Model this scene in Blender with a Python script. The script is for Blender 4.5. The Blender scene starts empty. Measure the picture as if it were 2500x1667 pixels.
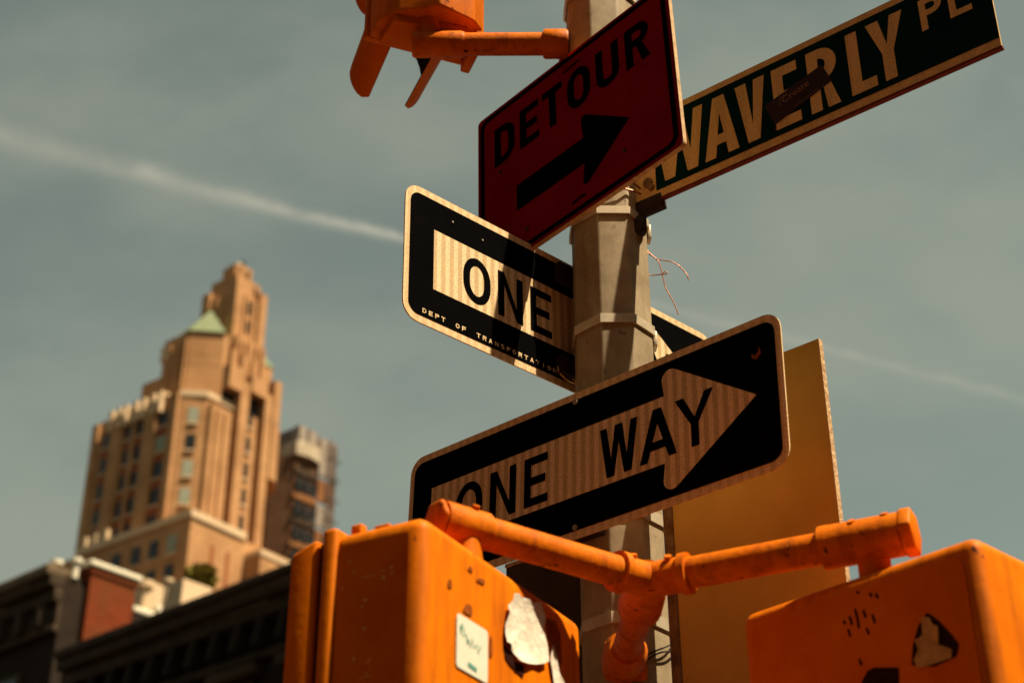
import bpy, bmesh, math, random
from math import sin, cos, pi, radians as rad, sqrt, atan2
from mathutils import Vector, Matrix
from mathutils.geometry import tessellate_polygon
random.seed(7)
SC = bpy.context.scene
COL = SC.collection

# ------------------------------------------------------------------ camera
CAMZ = 1.65
PITCH, ROLL = 0.52957, -0.00403
cam = bpy.data.cameras.new('camera')
cam.sensor_width = 36.0
cam.lens = 56.43
cam.clip_start, cam.clip_end = 0.05, 20000
cam.dof.use_dof = True
cam.dof.focus_distance = 3.15
cam.dof.aperture_fstop = 3.8
camo = bpy.data.objects.new('camera', cam)
COL.objects.link(camo)
fo = Vector((0, cos(PITCH), sin(PITCH)))
u0 = Vector((0, -sin(PITCH), cos(PITCH)))
r0 = Vector((1, 0, 0))
ri = r0 * cos(ROLL) + u0 * sin(ROLL)
up = -r0 * sin(ROLL) + u0 * cos(ROLL)
M3 = Matrix((ri, up, -fo)).transposed()
camo.matrix_world = Matrix.Translation((0, 0, CAMZ)) @ M3.to_4x4()
SC.camera = camo
FPX = 56.43 / 36 * 2500


def ray(px, py):
    return (fo + ri * ((px - 1250) / FPX) - up * ((py - 833.5) / FPX)).normalized()


# ------------------------------------------------------------------ light
SUN_AZ, SUN_EL = rad(-27), rad(60)          # azimuth measured from +X towards +Y
sund = Vector((cos(SUN_AZ) * cos(SUN_EL), sin(SUN_AZ) * cos(SUN_EL), sin(SUN_EL)))
sl = bpy.data.lights.new('sun', 'SUN')
sl.energy = 5.0
sl.angle = rad(0.53)
sl.color = (1.0, 0.83, 0.58)
so = bpy.data.objects.new('sun', sl)
COL.objects.link(so)
so.rotation_euler = sund.to_track_quat('Z', 'Y').to_euler()
so.location = (20, -10, 30)

world = bpy.data.worlds.new('World')
SC.world = world
world.use_nodes = True
wt = world.node_tree
wn = wt.nodes
for n in list(wn):
    wn.remove(n)


def N(tree, typ, **kw):
    n = tree.nodes.new(typ)
    for k, v in kw.items():
        if k.startswith('i_'):
            n.inputs[int(k[2:])].default_value = v
        else:
            setattr(n, k, v)
    return n


def math_node(tree, op, a=None, b=None, c=None, clamp=False):
    n = tree.nodes.new('ShaderNodeMath')
    n.operation = op
    n.use_clamp = clamp
    for i, v in enumerate((a, b, c)):
        if v is None:
            continue
        if isinstance(v, (int, float)):
            n.inputs[i].default_value = v
        else:
            tree.links.new(v, n.inputs[i])
    return n.outputs[0]


def mix_rgb(tree, fac, a, b, blend='MIX'):
    n = tree.nodes.new('ShaderNodeMix')
    n.data_type = 'RGBA'
    n.blend_type = blend
    for s, v in ((n.inputs[0], fac), (n.inputs[6], a), (n.inputs[7], b)):
        if isinstance(v, (int, float)):
            s.default_value = v
        elif isinstance(v, tuple):
            s.default_value = (*v, 1) if len(v) == 3 else v
        else:
            tree.links.new(v, s)
    return n.outputs[2]


sky = N(wt, 'ShaderNodeTexSky', sky_type='NISHITA', sun_disc=False)
sky.sun_elevation = SUN_EL
# Blender sky: rotation 0 has the sun at +Y, growing towards +X
sky.sun_rotation = atan2(sund.x, sund.y)
sky.air_density, sky.dust_density, sky.ozone_density = 1.0, 2.2, 0.6
hs = N(wt, 'ShaderNodeHueSaturation')
hs.inputs['Saturation'].default_value = 0.42
wt.links.new(sky.outputs[0], hs.inputs['Color'])
base = mix_rgb(wt, 1.0, hs.outputs[0], (0.875, 0.975, 0.72), 'MULTIPLY')
tc = N(wt, 'ShaderNodeTexCoord')
# thin high haze, drawn out along the wind
mp = N(wt, 'ShaderNodeMapping')
mp.inputs['Rotation'].default_value = (0.3, 0.5, 0.6)
mp.inputs['Scale'].default_value = (1.3, 3.2, 2.4)
wt.links.new(tc.outputs['Generated'], mp.inputs[0])
nz = N(wt, 'ShaderNodeTexNoise')
nz.inputs['Scale'].default_value = 2.6
nz.inputs['Detail'].default_value = 6
nz.inputs['Roughness'].default_value = 0.55
wt.links.new(mp.outputs[0], nz.inputs['Vector'])
cl = N(wt, 'ShaderNodeMapRange', interpolation_type='SMOOTHSTEP')
cl.inputs[1].default_value, cl.inputs[2].default_value = 0.36, 0.70
cl.inputs[3].default_value, cl.inputs[4].default_value = 0.0, 0.42
wt.links.new(nz.outputs[0], cl.inputs[0])
cloud_col = (4.1, 4.2, 3.3)
base = mix_rgb(wt, cl.outputs[0], base, cloud_col)
# one long vapour trail across the sky: a great circle through two view directions
d1, d2 = ray(0, 335), ray(978, 585)
tn = d1.cross(d2).normalized()
tt = (d2 - d1).normalized()
vm = N(wt, 'ShaderNodeVectorMath', operation='DOT_PRODUCT')
wt.links.new(tc.outputs['Generated'], vm.inputs[0])
vm.inputs[1].default_value = tn
va = N(wt, 'ShaderNodeVectorMath', operation='DOT_PRODUCT')
wt.links.new(tc.outputs['Generated'], va.inputs[0])
va.inputs[1].default_value = tt
along = va.outputs['Value']
n2 = N(wt, 'ShaderNodeTexNoise')
n2.inputs['Scale'].default_value = 26
n2.inputs['Detail'].default_value = 7
n2.inputs['Roughness'].default_value = 0.62
wt.links.new(tc.outputs['Generated'], n2.inputs['Vector'])
wob = math_node(wt, 'MULTIPLY', math_node(wt, 'SUBTRACT', n2.outputs[0], 0.5), 0.010)
dist = math_node(wt, 'ABSOLUTE', math_node(wt, 'ADD', vm.outputs['Value'], wob))
wid = N(wt, 'ShaderNodeMapRange')
a1, a2 = d1.dot(tt), d2.dot(tt)
wid.inputs[1].default_value, wid.inputs[2].default_value = a1, a2
wid.inputs[3].default_value, wid.inputs[4].default_value = 0.0074, 0.0027
wt.links.new(along, wid.inputs[0])
prof = math_node(wt, 'DIVIDE', dist, wid.outputs[0])
prof = math_node(wt, 'POWER', 2.718, math_node(wt, 'MULTIPLY', math_node(wt, 'MULTIPLY', prof, prof), -1.0))
amp = N(wt, 'ShaderNodeValToRGB')
ar = N(wt, 'ShaderNodeMapRange')
ar.inputs[1].default_value = a1 - 0.15
ar.inputs[2].default_value = ray(2500, 975).dot(tt) + 0.1
wt.links.new(along, ar.inputs[0])
wt.links.new(ar.outputs[0], amp.inputs[0])
e = amp.color_ramp.elements
e[0].position, e[0].color = 0.0, (0.25, 0.25, 0.25, 1)
e[1].position, e[1].color = 1.0, (0.22, 0.22, 0.22, 1)
for p, v in ((0.22, 0.34), (0.38, 0.74), (0.52, 0.46), (0.66, 0.26)):
    q = e.new(p)
    q.color = (v, v, v, 1)
br = N(wt, 'ShaderNodeMapRange')
br.inputs[1].default_value, br.inputs[2].default_value = 0.3, 0.7
br.inputs[3].default_value, br.inputs[4].default_value = 0.28, 1.1
wt.links.new(n2.outputs[0], br.inputs[0])
trail = math_node(wt, 'MULTIPLY', math_node(wt, 'MULTIPLY', prof, amp.outputs[0]), br.outputs[0])
base = mix_rgb(wt, trail, base, (6.0, 5.6, 4.3))
bg = N(wt, 'ShaderNodeBackground')
bg.inputs[1].default_value = 0.05
wt.links.new(base, bg.inputs[0])
wo = N(wt, 'ShaderNodeOutputWorld')
wt.links.new(bg.outputs[0], wo.inputs[0])

SC.view_settings.view_transform = 'Standard'
SC.view_settings.look = 'None'
SC.view_settings.exposure = 0.97
SC.view_settings.gamma = 1.0
SC.view_settings.use_curve_mapping = False
SC.cycles.max_bounces = 6
SC.cycles.use_denoising = True


# ------------------------------------------------------------------ materials
def material(name, col, rough=0.6, spec=0.3, var=0.0, scale=8.0, col2=None, bump=0.0, bscale=40.0,
             metal=0.0, streak=None, spots=None, spot_scale=60.0, spot_lo=0.68, spot_hi=0.72, coat=0.0):
    """Principled surface in object space: two tones mixed by noise, optional chips/spots, fine relief."""
    m = bpy.data.materials.new(name)
    m.use_nodes = True
    t = m.node_tree
    b = t.nodes['Principled BSDF']
    b.inputs['Roughness'].default_value = rough
    b.inputs['Metallic'].default_value = metal
    b.inputs['Specular IOR Level'].default_value = spec
    b.inputs['Coat Weight'].default_value = coat
    c = t.nodes.new('ShaderNodeTexCoord')
    out = None
    if col2 is None and var:
        col2 = tuple(x * (1 - var) for x in col)
    if col2:
        n = N(t, 'ShaderNodeTexNoise')
        n.inputs['Scale'].default_value = scale
        n.inputs['Detail'].default_value = 8
        n.inputs['Roughness'].default_value = 0.65
        t.links.new(c.outputs['Object'], n.inputs['Vector'])
        r = N(t, 'ShaderNodeMapRange')
        r.inputs[1].default_value, r.inputs[2].default_value = 0.35, 0.68
        t.links.new(n.outputs[0], r.inputs[0])
        out = mix_rgb(t, r.outputs[0], col, col2)
    if streak:
        mp_ = N(t, 'ShaderNodeMapping')
        mp_.inputs['Scale'].default_value = (1, 1, 0.16)
        t.links.new(c.outputs['Object'], mp_.inputs[0])
        n = N(t, 'ShaderNodeTexNoise')
        n.inputs['Scale'].default_value = streak[1]
        n.inputs['Detail'].default_value = 7
        n.inputs['Roughness'].default_value = 0.7
        t.links.new(mp_.outputs[0], n.inputs['Vector'])
        r = N(t, 'ShaderNodeMapRange')
        r.inputs[1].default_value, r.inputs[2].default_value = 0.46, 0.74
        r.inputs[3].default_value, r.inputs[4].default_value = 0.0, streak[2]
        t.links.new(n.outputs[0], r.inputs[0])
        out = mix_rgb(t, r.outputs[0], out if out is not None else col, streak[0])
    if spots:
        n = N(t, 'ShaderNodeTexNoise')
        n.inputs['Scale'].default_value = spot_scale
        n.inputs['Detail'].default_value = 4
        t.links.new(c.outputs['Object'], n.inputs['Vector'])
        r = N(t, 'ShaderNodeMapRange')
        r.inputs[1].default_value, r.inputs[2].default_value = spot_lo, spot_hi
        t.links.new(n.outputs[0], r.inputs[0])
        out = mix_rgb(t, r.outputs[0], out if out is not None else col, spots)
    if out is not None:
        t.links.new(out, b.inputs['Base Color'])
    else:
        b.inputs['Base Color'].default_value = (*col, 1)
    if bump:
        n = N(t, 'ShaderNodeTexNoise')
        n.inputs['Scale'].default_value = bscale
        n.inputs['Detail'].default_value = 5
        t.links.new(c.outputs['Object'], n.inputs['Vector'])
        bp = N(t, 'ShaderNodeBump')
        bp.inputs['Strength'].default_value = bump
        bp.inputs['Distance'].default_value = 0.01
        t.links.new(n.outputs[0], bp.inputs['Height'])
        t.links.new(bp.outputs[0], b.inputs['Normal'])
    return m


def sheeting(name, ca, cb, period, dots=True, lo=0.35, hi=0.65):
    """Cream retroreflective sheeting: upright bands and a fine honeycomb."""
    m = bpy.data.materials.new(name)
    m.use_nodes = True
    t = m.node_tree
    b = t.nodes['Principled BSDF']
    b.inputs['Roughness'].default_value = 0.55
    b.inputs['Specular IOR Level'].default_value = 0.25
    c = t.nodes.new('ShaderNodeTexCoord')
    w = N(t, 'ShaderNodeTexWave', wave_type='BANDS', bands_direction='X')
    w.inputs['Scale'].default_value = 0.314 / period
    w.inputs['Distortion'].default_value = 0.25
    w.inputs['Detail'].default_value = 1
    t.links.new(c.outputs['Object'], w.inputs['Vector'])
    r = N(t, 'ShaderNodeMapRange', interpolation_type='SMOOTHSTEP')
    r.inputs[1].default_value, r.inputs[2].default_value = lo, hi
    t.links.new(w.outputs['Fac'], r.inputs[0])
    v = N(t, 'ShaderNodeTexVoronoi')
    v.inputs['Scale'].default_value = 300
    t.links.new(c.outputs['Object'], v.inputs['Vector'])
    rv = N(t, 'ShaderNodeMapRange')
    rv.inputs[1].default_value, rv.inputs[2].default_value = 0.2, 0.75
    rv.inputs[3].default_value, rv.inputs[4].default_value = 1.0, 0.72
    t.links.new(v.outputs['Distance'], rv.inputs[0])
    col = mix_rgb(t, r.outputs[0], ca, cb)
    sc_ = N(t, 'ShaderNodeVectorMath', operation='SCALE')
    t.links.new(col, sc_.inputs[0])
    t.links.new(rv.outputs[0], sc_.inputs['Scale'])
    n = N(t, 'ShaderNodeTexNoise')
    n.inputs['Scale'].default_value = 9
    n.inputs['Detail'].default_value = 6
    t.links.new(c.outputs['Object'], n.inputs['Vector'])
    rn = N(t, 'ShaderNodeMapRange')
    rn.inputs[1].default_value, rn.inputs[2].default_value = 0.3, 0.7
    rn.inputs[3].default_value, rn.inputs[4].default_value = 0.9, 1.0
    t.links.new(n.outputs[0], rn.inputs[0])
    s2 = N(t, 'ShaderNodeVectorMath', operation='SCALE')
    t.links.new(sc_.outputs[0], s2.inputs[0])
    t.links.new(rn.outputs[0], s2.inputs['Scale'])
    t.links.new(s2.outputs[0], b.inputs['Base Color'])
    return m


def brick_mat(name, c1, c2, mortar, bw, bh, scale=1.0, stain=(0.3, 0.2, 0.12)):
    m = bpy.data.materials.new(name)
    m.use_nodes = True
    t = m.node_tree
    b = t.nodes['Principled BSDF']
    b.inputs['Roughness'].default_value = 0.9
    b.inputs['Specular IOR Level'].default_value = 0.1
    c = t.nodes.new('ShaderNodeTexCoord')
    sx = N(t, 'ShaderNodeSeparateXYZ')
    t.links.new(c.outputs['Object'], sx.inputs[0])
    ad = math_node(t, 'ADD', sx.outputs[0], sx.outputs[1])
    cx = N(t, 'ShaderNodeCombineXYZ')
    t.links.new(ad, cx.inputs[0])
    t.links.new(sx.outputs[2], cx.inputs[1])
    k = N(t, 'ShaderNodeTexBrick')
    k.inputs['Color1'].default_value = (*c1, 1)
    k.inputs['Color2'].default_value = (*c2, 1)
    k.inputs['Mortar'].default_value = (*mortar, 1)
    k.inputs['Scale'].default_value = scale
    k.inputs['Brick Width'].default_value = bw
    k.inputs['Row Height'].default_value = bh
    k.inputs['Mortar Size'].default_value = bh * 0.08
    t.links.new(cx.outputs[0], k.inputs['Vector'])
    n = N(t, 'ShaderNodeTexNoise')
    n.inputs['Scale'].default_value = 0.5 / bh * 0.12
    n.inputs['Detail'].default_value = 8
    t.links.new(c.outputs['Object'], n.inputs['Vector'])
    r = N(t, 'ShaderNodeMapRange')
    r.inputs[1].default_value, r.inputs[2].default_value = 0.42, 0.72
    r.inputs[3].default_value, r.inputs[4].default_value = 0.0, 0.7
    t.links.new(n.outputs[0], r.inputs[0])
    t.links.new(mix_rgb(t, r.outputs[0], k.outputs['Color'], stain), b.inputs['Base Color'])
    return m


M = {}
M['orange'] = material('orange_paint', (0.70, 0.180, 0.002), 0.5, 0.07, col2=(0.60, 0.135, 0.002), scale=9, streak=((0.22, 0.045, 0.006), 26, 0.75),
                       bump=0.06, bscale=70, spots=(0.10, 0.02, 0.006), spot_scale=40, spot_lo=0.70, spot_hi=0.725)
M['orange_rust'] = material('worn_orange_paint', (0.68, 0.170, 0.002), 0.5, 0.07, col2=(0.54, 0.110, 0.002), scale=16, streak=((0.16, 0.03, 0.006), 40, 0.7),
                            bump=0.10, bscale=110, spots=(0.06, 0.014, 0.008), spot_scale=46, spot_lo=0.655, spot_hi=0.72)
M['orange_shade_chipped'] = material('chipped_shade_orange', (0.66, 0.160, 0.002), 0.6, 0.04, col2=(0.54, 0.105, 0.002), scale=10,
                            bump=0.2, bscale=90, spots=(0.80, 0.42, 0.12), spot_scale=34, spot_lo=0.655, spot_hi=0.69)  # pale chips are wear; the base orange is deepened for the shaded side
M['orange_shade'] = material('shade_tone_orange', (0.66, 0.160, 0.002), 0.6, 0.04, col2=(0.54, 0.11, 0.002), scale=9, bump=0.05, bscale=70)  # same orange, deepened for parts that lie in shade
M['visor_inside'] = material('black_visor_lining', (0.012, 0.010, 0.010), 0.8, 0.1)
M['galv'] = material('galvanised_steel', (0.40, 0.315, 0.20), 0.62, 0.15, col2=(0.24, 0.18, 0.11), scale=14, streak=((0.20, 0.15, 0.09), 30, 0.7),
                     bump=0.05, bscale=45, spots=(0.16, 0.12, 0.08), spot_scale=46, spot_lo=0.66, spot_hi=0.76)
M['band'] = material('steel_banding', (0.62, 0.52, 0.38), 0.42, 0.5, var=0.3, scale=30, metal=0.35)
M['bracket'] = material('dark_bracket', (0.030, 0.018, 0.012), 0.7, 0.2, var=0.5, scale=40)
M['plate'] = sheeting('cream_sheeting', (0.88, 0.64, 0.35), (0.76, 0.53, 0.27), 0.0217)
M['stripe'] = sheeting('banded_cream_sheeting', (0.92, 0.69, 0.40), (0.66, 0.46, 0.23), 0.0217)
M['wcream'] = sheeting('honeycomb_cream_sheeting', (0.92, 0.60, 0.22), (0.84, 0.54, 0.195), 0.05)
M['black'] = material('black_sheeting', (0.0022, 0.0021, 0.0024), 0.9, 0.008, var=0.4, scale=20, spots=(0.03, 0.025, 0.02),
                      spot_scale=55, spot_lo=0.755, spot_hi=0.79)
M['detour'] = material('detour_red', (0.25, 0.0035, 0.012), 0.8, 0.015, col2=(0.19, 0.003, 0.009), scale=6)
M['detour_edge'] = material('detour_edge', (0.62, 0.40, 0.20), 0.7, 0.2, var=0.5, scale=60)
M['green'] = material('street_sign_green', (0.003, 0.024, 0.023), 0.8, 0.012, var=0.35, scale=9)
M['sticker_brown'] = material('brown_sticker', (0.040, 0.017, 0.018), 0.6, 0.1, var=0.35, scale=30)
M['sticker_print'] = material('sticker_print', (0.26, 0.13, 0.065), 0.6, 0.1)
M['rail'] = material('red_edge', (0.17, 0.03, 0.012), 0.7, 0.1, var=0.4, scale=50)
M['plywood'] = material('tan_board', (0.66, 0.43, 0.11), 0.75, 0.05, col2=(0.56, 0.35, 0.08), scale=5, bump=0.1, bscale=150)
M['ply_edge'] = material('board_edge', (0.58, 0.40, 0.22), 0.85, 0.1, col2=(0.36, 0.20, 0.10), scale=60, bump=0.5, bscale=120)
M['batten'] = material('wood_batten', (0.30, 0.185, 0.085), 0.85, 0.1, col2=(0.12, 0.065, 0.03), scale=34, bump=0.5, bscale=90)
M['copper_wire'] = material('copper_wire', (0.30, 0.11, 0.05), 0.45, 0.4, metal=0.5)
M['brass_wire'] = material('brass_wire', (0.72, 0.46, 0.17), 0.4, 0.5, metal=0.5)
M['paper'] = material('torn_paper', (0.78, 0.72, 0.60), 0.75, 0.15, col2=(0.56, 0.49, 0.38), scale=30, bump=0.3, bscale=80)
M['paper2'] = material('sticker_white', (0.70, 0.68, 0.55), 0.6, 0.15, var=0.1, scale=20)
M['teal_ink'] = material('teal_ink', (0.10, 0.30, 0.24), 0.6, 0.1)
M['cream_paper'] = material('cream_paper', (0.55, 0.33, 0.13), 0.7, 0.1, var=0.3, scale=70)
M['dark_residue'] = material('dark_residue', (0.030, 0.008, 0.006), 0.8, 0.05, var=0.5, scale=60)
M['rust_residue'] = material('rust_residue', (0.30, 0.075, 0.012), 0.75, 0.05, var=0.4, scale=60)
M['bolt'] = material('bolt_steel', (0.35, 0.29, 0.20), 0.5, 0.4, var=0.4, scale=90, metal=0.4)
M['b_tan'] = brick_mat('tan_brick', (0.48, 0.255, 0.115), (0.38, 0.195, 0.085), (0.36, 0.205, 0.105), 0.62, 0.24, stain=(0.25, 0.12, 0.052))
M['b_brown'] = brick_mat('brown_brick', (0.16, 0.078, 0.04), (0.11, 0.05, 0.026), (0.11, 0.06, 0.036), 0.62, 0.24, stain=(0.08, 0.036, 0.02))
M['b_dark'] = brick_mat('dark_brick', (0.085, 0.042, 0.024), (0.065, 0.034, 0.02), (0.055, 0.036, 0.024), 0.22, 0.072, stain=(0.055, 0.028, 0.017))
M['b_red'] = brick_mat('red_brick', (0.20, 0.032, 0.008), (0.13, 0.022, 0.006), (0.13, 0.045, 0.016), 0.22, 0.072, stain=(0.11, 0.04, 0.012))
M['trim'] = material('stone_trim', (0.62, 0.45, 0.29), 0.85, 0.1, col2=(0.50, 0.35, 0.21), scale=1.2)
M['spandrel'] = material('rust_spandrel', (0.30, 0.09, 0.035), 0.85, 0.1, col2=(0.20, 0.06, 0.03), scale=2)
M['copper'] = material('green_copper', (0.19, 0.215, 0.125), 0.8, 0.1, col2=(0.14, 0.17, 0.10), scale=1.5)
M['glass'] = material('window_glass', (0.018, 0.018, 0.018), 0.25, 0.3, var=0.4, scale=0.4)
M['blind'] = material('window_blind', (0.30, 0.32, 0.24), 0.7, 0.2, var=0.3, scale=0.6)
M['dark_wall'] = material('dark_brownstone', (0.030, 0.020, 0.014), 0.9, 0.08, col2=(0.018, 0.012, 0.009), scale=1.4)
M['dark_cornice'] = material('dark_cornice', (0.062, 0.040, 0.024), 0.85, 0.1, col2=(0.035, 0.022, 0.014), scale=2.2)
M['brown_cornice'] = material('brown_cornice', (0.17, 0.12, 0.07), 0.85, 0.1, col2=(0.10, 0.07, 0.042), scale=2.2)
M['coping'] = material('white_coping', (0.74, 0.68, 0.54), 0.85, 0.1, col2=(0.62, 0.55, 0.42), scale=4)
M['roof'] = material('tar_roof', (0.06, 0.05, 0.045), 0.95, 0.05, var=0.3, scale=2)
M['scaffold'] = material('scaffold_steel', (0.16, 0.11, 0.09), 0.6, 0.3, var=0.3, scale=2)
M['net'] = material('dust_sheet', (0.50, 0.42, 0.31), 0.9, 0.05, col2=(0.28, 0.2, 0.13), scale=0.7)
M['net2'] = material('grey_dust_sheet', (0.30, 0.255, 0.215), 0.9, 0.05, col2=(0.22, 0.17, 0.13), scale=0.8)
M['b_wing'] = brick_mat('wing_brick', (0.27, 0.115, 0.045), (0.20, 0.085, 0.032), (0.18, 0.09, 0.04), 0.62, 0.24, stain=(0.15, 0.06, 0.025))
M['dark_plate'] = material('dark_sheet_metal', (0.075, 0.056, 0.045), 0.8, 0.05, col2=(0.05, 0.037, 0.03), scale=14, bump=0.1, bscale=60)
M['leaf'] = material('leaf', (0.24, 0.20, 0.022), 0.7, 0.2, var=0.5, scale=6)
M['pot'] = material('terracotta', (0.30, 0.13, 0.06), 0.9, 0.1, var=0.3, scale=6)
M['asphalt'] = material('asphalt', (0.042, 0.027, 0.018), 0.9, 0.1, var=0.35, scale=3, bump=0.4, bscale=90)
M['concrete'] = material('brick_paving', (0.090, 0.036, 0.018), 0.9, 0.1, var=0.3, scale=2, bump=0.3, bscale=60)
M['paint_line'] = material('road_paint', (0.75, 0.70, 0.60), 0.8, 0.1, var=0.3, scale=6)
M['lens'] = material('signal_lens', (0.05, 0.16, 0.10), 0.25, 0.5)


# ------------------------------------------------------------------ mesh helpers
def link(name, me, mat, parent=None):
    o = bpy.data.objects.new(name, me)
    COL.objects.link(o)
    if mat is not None and not me.materials:
        me.materials.append(M[mat] if isinstance(mat, str) else mat)
    if parent is not None:
        o.parent = parent
    return o


def tag(o, label=None, cat=None, group=None, kind=None):
    for k, v in (('label', label), ('category', cat), ('group', group), ('kind', kind)):
        if v:
            o[k] = v
    return o


def empty(name, mat4, label, cat, group=None):
    o = bpy.data.objects.new(name, None)
    o.empty_display_size = 0.1
    COL.objects.link(o)
    o.matrix_world = mat4
    tag(o, label, cat, group)
    return o


def loc_mat(x, y, z, rz=0.0):
    return Matrix.Translation((x, y, z)) @ Matrix.Rotation(rz, 4, 'Z')


class MB:
    def __init__(s):
        s.v, s.f = [], []

    def add(s, vs, fs):
        k = len(s.v)
        s.v += [tuple(p) for p in vs]
        s.f += [tuple(k + i for i in f) for f in fs]
        return s

    def box(s, x0, x1, y0, y1, z0, z1):
        return s.add([(x0, y0, z0), (x1, y0, z0), (x1, y1, z0), (x0, y1, z0), (x0, y0, z1), (x1, y0, z1), (x1, y1, z1), (x0, y1, z1)],
                     [(0, 3, 2, 1), (4, 5, 6, 7), (0, 1, 5, 4), (1, 2, 6, 5), (2, 3, 7, 6), (3, 0, 4, 7)])

    def prism(s, poly, z0, z1, top=None):
        """poly counter-clockwise in plan; top: optional other outline at z1"""
        n = len(poly)
        top = top or poly
        vs = [(x, y, z0) for x, y in poly] + [(x, y, z1) for x, y in top]
        fs = [tuple(range(n - 1, -1, -1)), tuple(range(n, 2 * n))] + [(i, (i + 1) % n, n + (i + 1) % n, n + i) for i in range(n)]
        return s.add(vs, fs)

    def tube(s, pts, r, seg=16, cap=True):
        pts = [Vector(p) for p in pts]
        rs = r if isinstance(r, (list, tuple)) else [r] * len(pts)
        vs, fs = [], []
        prev = None
        for i, p in enumerate(pts):
            d = (pts[min(i + 1, len(pts) - 1)] - pts[max(i - 1, 0)]).normalized()
            if prev is None:
                a = Vector((0, 0, 1)) if abs(d.z) < 0.9 else Vector((1, 0, 0))
                x = d.cross(a).normalized()
            else:
                x = (prev - d * prev.dot(d)).normalized()
            prev = x
            y = d.cross(x)
            for k in range(seg):
                t = 2 * pi * k / seg
                vs.append(p + (x * cos(t) + y * sin(t)) * rs[i])
        for i in range(len(pts) - 1):
            for k in range(seg):
                a, b = i * seg + k, i * seg + (k + 1) % seg
                fs.append((a, b, b + seg, a + seg))
        if cap:
            fs.append(tuple(range(seg - 1, -1, -1)))
            fs.append(tuple(range((len(pts) - 1) * seg, len(pts) * seg)))
        return s.add(vs, fs)

    def mesh(s, name, bevel=0.0, seg=3, smooth=False):
        me = bpy.data.meshes.new(name)
        me.from_pydata(s.v, [], s.f)
        bm = bmesh.new()
        bm.from_mesh(me)
        bmesh.ops.recalc_face_normals(bm, faces=bm.faces)
        if bevel:
            ed = [e for e in bm.edges if len(e.link_faces) == 2 and e.calc_face_angle(0) > 0.3]
            bmesh.ops.bevel(bm, geom=ed, offset=bevel, segments=seg, profile=0.5, affect='EDGES', clamp_overlap=True)
        bm.to_mesh(me)
        bm.free()
        if smooth or bevel:
            me.polygons.foreach_set('use_smooth', [True] * len(me.polygons))
            try:
                me.set_sharp_from_angle(angle=rad(45 if smooth else 50))
            except Exception:
                pass
        return me

    def build(s, name, mat, parent=None, bevel=0.0, seg=3, smooth=False):
        return link(name, s.mesh(name, bevel, seg, smooth), mat, parent)


def box(name, mat, parent, x0, x1, y0, y1, z0, z1, bevel=0.0, seg=2):
    return MB().box(x0, x1, y0, y1, z0, z1).build(name, mat, parent, bevel, seg)


def round_poly(pts, radii, seg=6):
    """2-D polygon with rounded corners"""
    out = []
    n = len(pts)
    for i in range(n):
        p = Vector(pts[i])
        r = radii[i] if isinstance(radii, (list, tuple)) else radii
        if r <= 0:
            out.append((p.x, p.y))
            continue
        a = (Vector(pts[i - 1]) - p).normalized()
        b = (Vector(pts[(i + 1) % n]) - p).normalized()
        ang = a.angle(b)
        t = r / math.tan(ang / 2)
        c = p + (a + b).normalized() * (r / sin(ang / 2))
        s0, s1 = p + a * t - c, p + b * t - c
        a0 = atan2(s0.y, s0.x)
        da = atan2(s1.y, s1.x) - a0
        while da > pi:
            da -= 2 * pi
        while da < -pi:
            da += 2 * pi
        for k in range(seg + 1):
            q = a0 + da * k / seg
            out.append((c.x + r * cos(q), c.y + r * sin(q)))
    return out


def rrect(x0, y0, x1, y1, r, seg=6):
    return round_poly([(x0, y0), (x1, y0), (x1, y1), (x0, y1)], r, seg)


def flat(name, mat, parent, shapes, depth, h):
    """flat print on a sign: shapes = [(outer, [holes])] in (u right, v down) metres, lying `depth` in front of the plate (local -Y)"""
    vs, fs = [], []
    for outer, holes in shapes:
        loops = [[Vector((u, v, 0)) for u, v in outer]] + [[Vector((u, v, 0)) for u, v in hl] for hl in holes]
        tri = tessellate_polygon(loops)
        k = len(vs)
        for lp in loops:
            vs += [(p.x, -depth, h - p.y) for p in lp]
        for t in tri:
            a, b, c = (vs[k + i] for i in t)
            nrm = (Vector(b) - Vector(a)).cross(Vector(c) - Vector(a))
            fs.append(tuple(k + i for i in (t if nrm.y < 0 else t[::-1])))
    me = bpy.data.meshes.new(name)
    me.from_pydata(vs, [], fs)
    return link(name, me, mat, parent)


def thick_line(pts, w):
    L, R_ = [], []
    P = [Vector(p) for p in pts]
    for i, p in enumerate(P):
        d = (P[min(i + 1, len(P) - 1)] - P[max(i - 1, 0)]).normalized()
        n = Vector((-d.y, d.x)) * (w / 2)
        L.append(tuple(p + n))
        R_.append(tuple(p - n))
    return L + R_[::-1]


def ell(cx, cy, rx, ry, a0, a1, n=14):
    return [(cx + rx * cos(a0 + (a1 - a0) * i / n), cy + ry * sin(a0 + (a1 - a0) * i / n)) for i in range(n + 1)]


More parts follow.
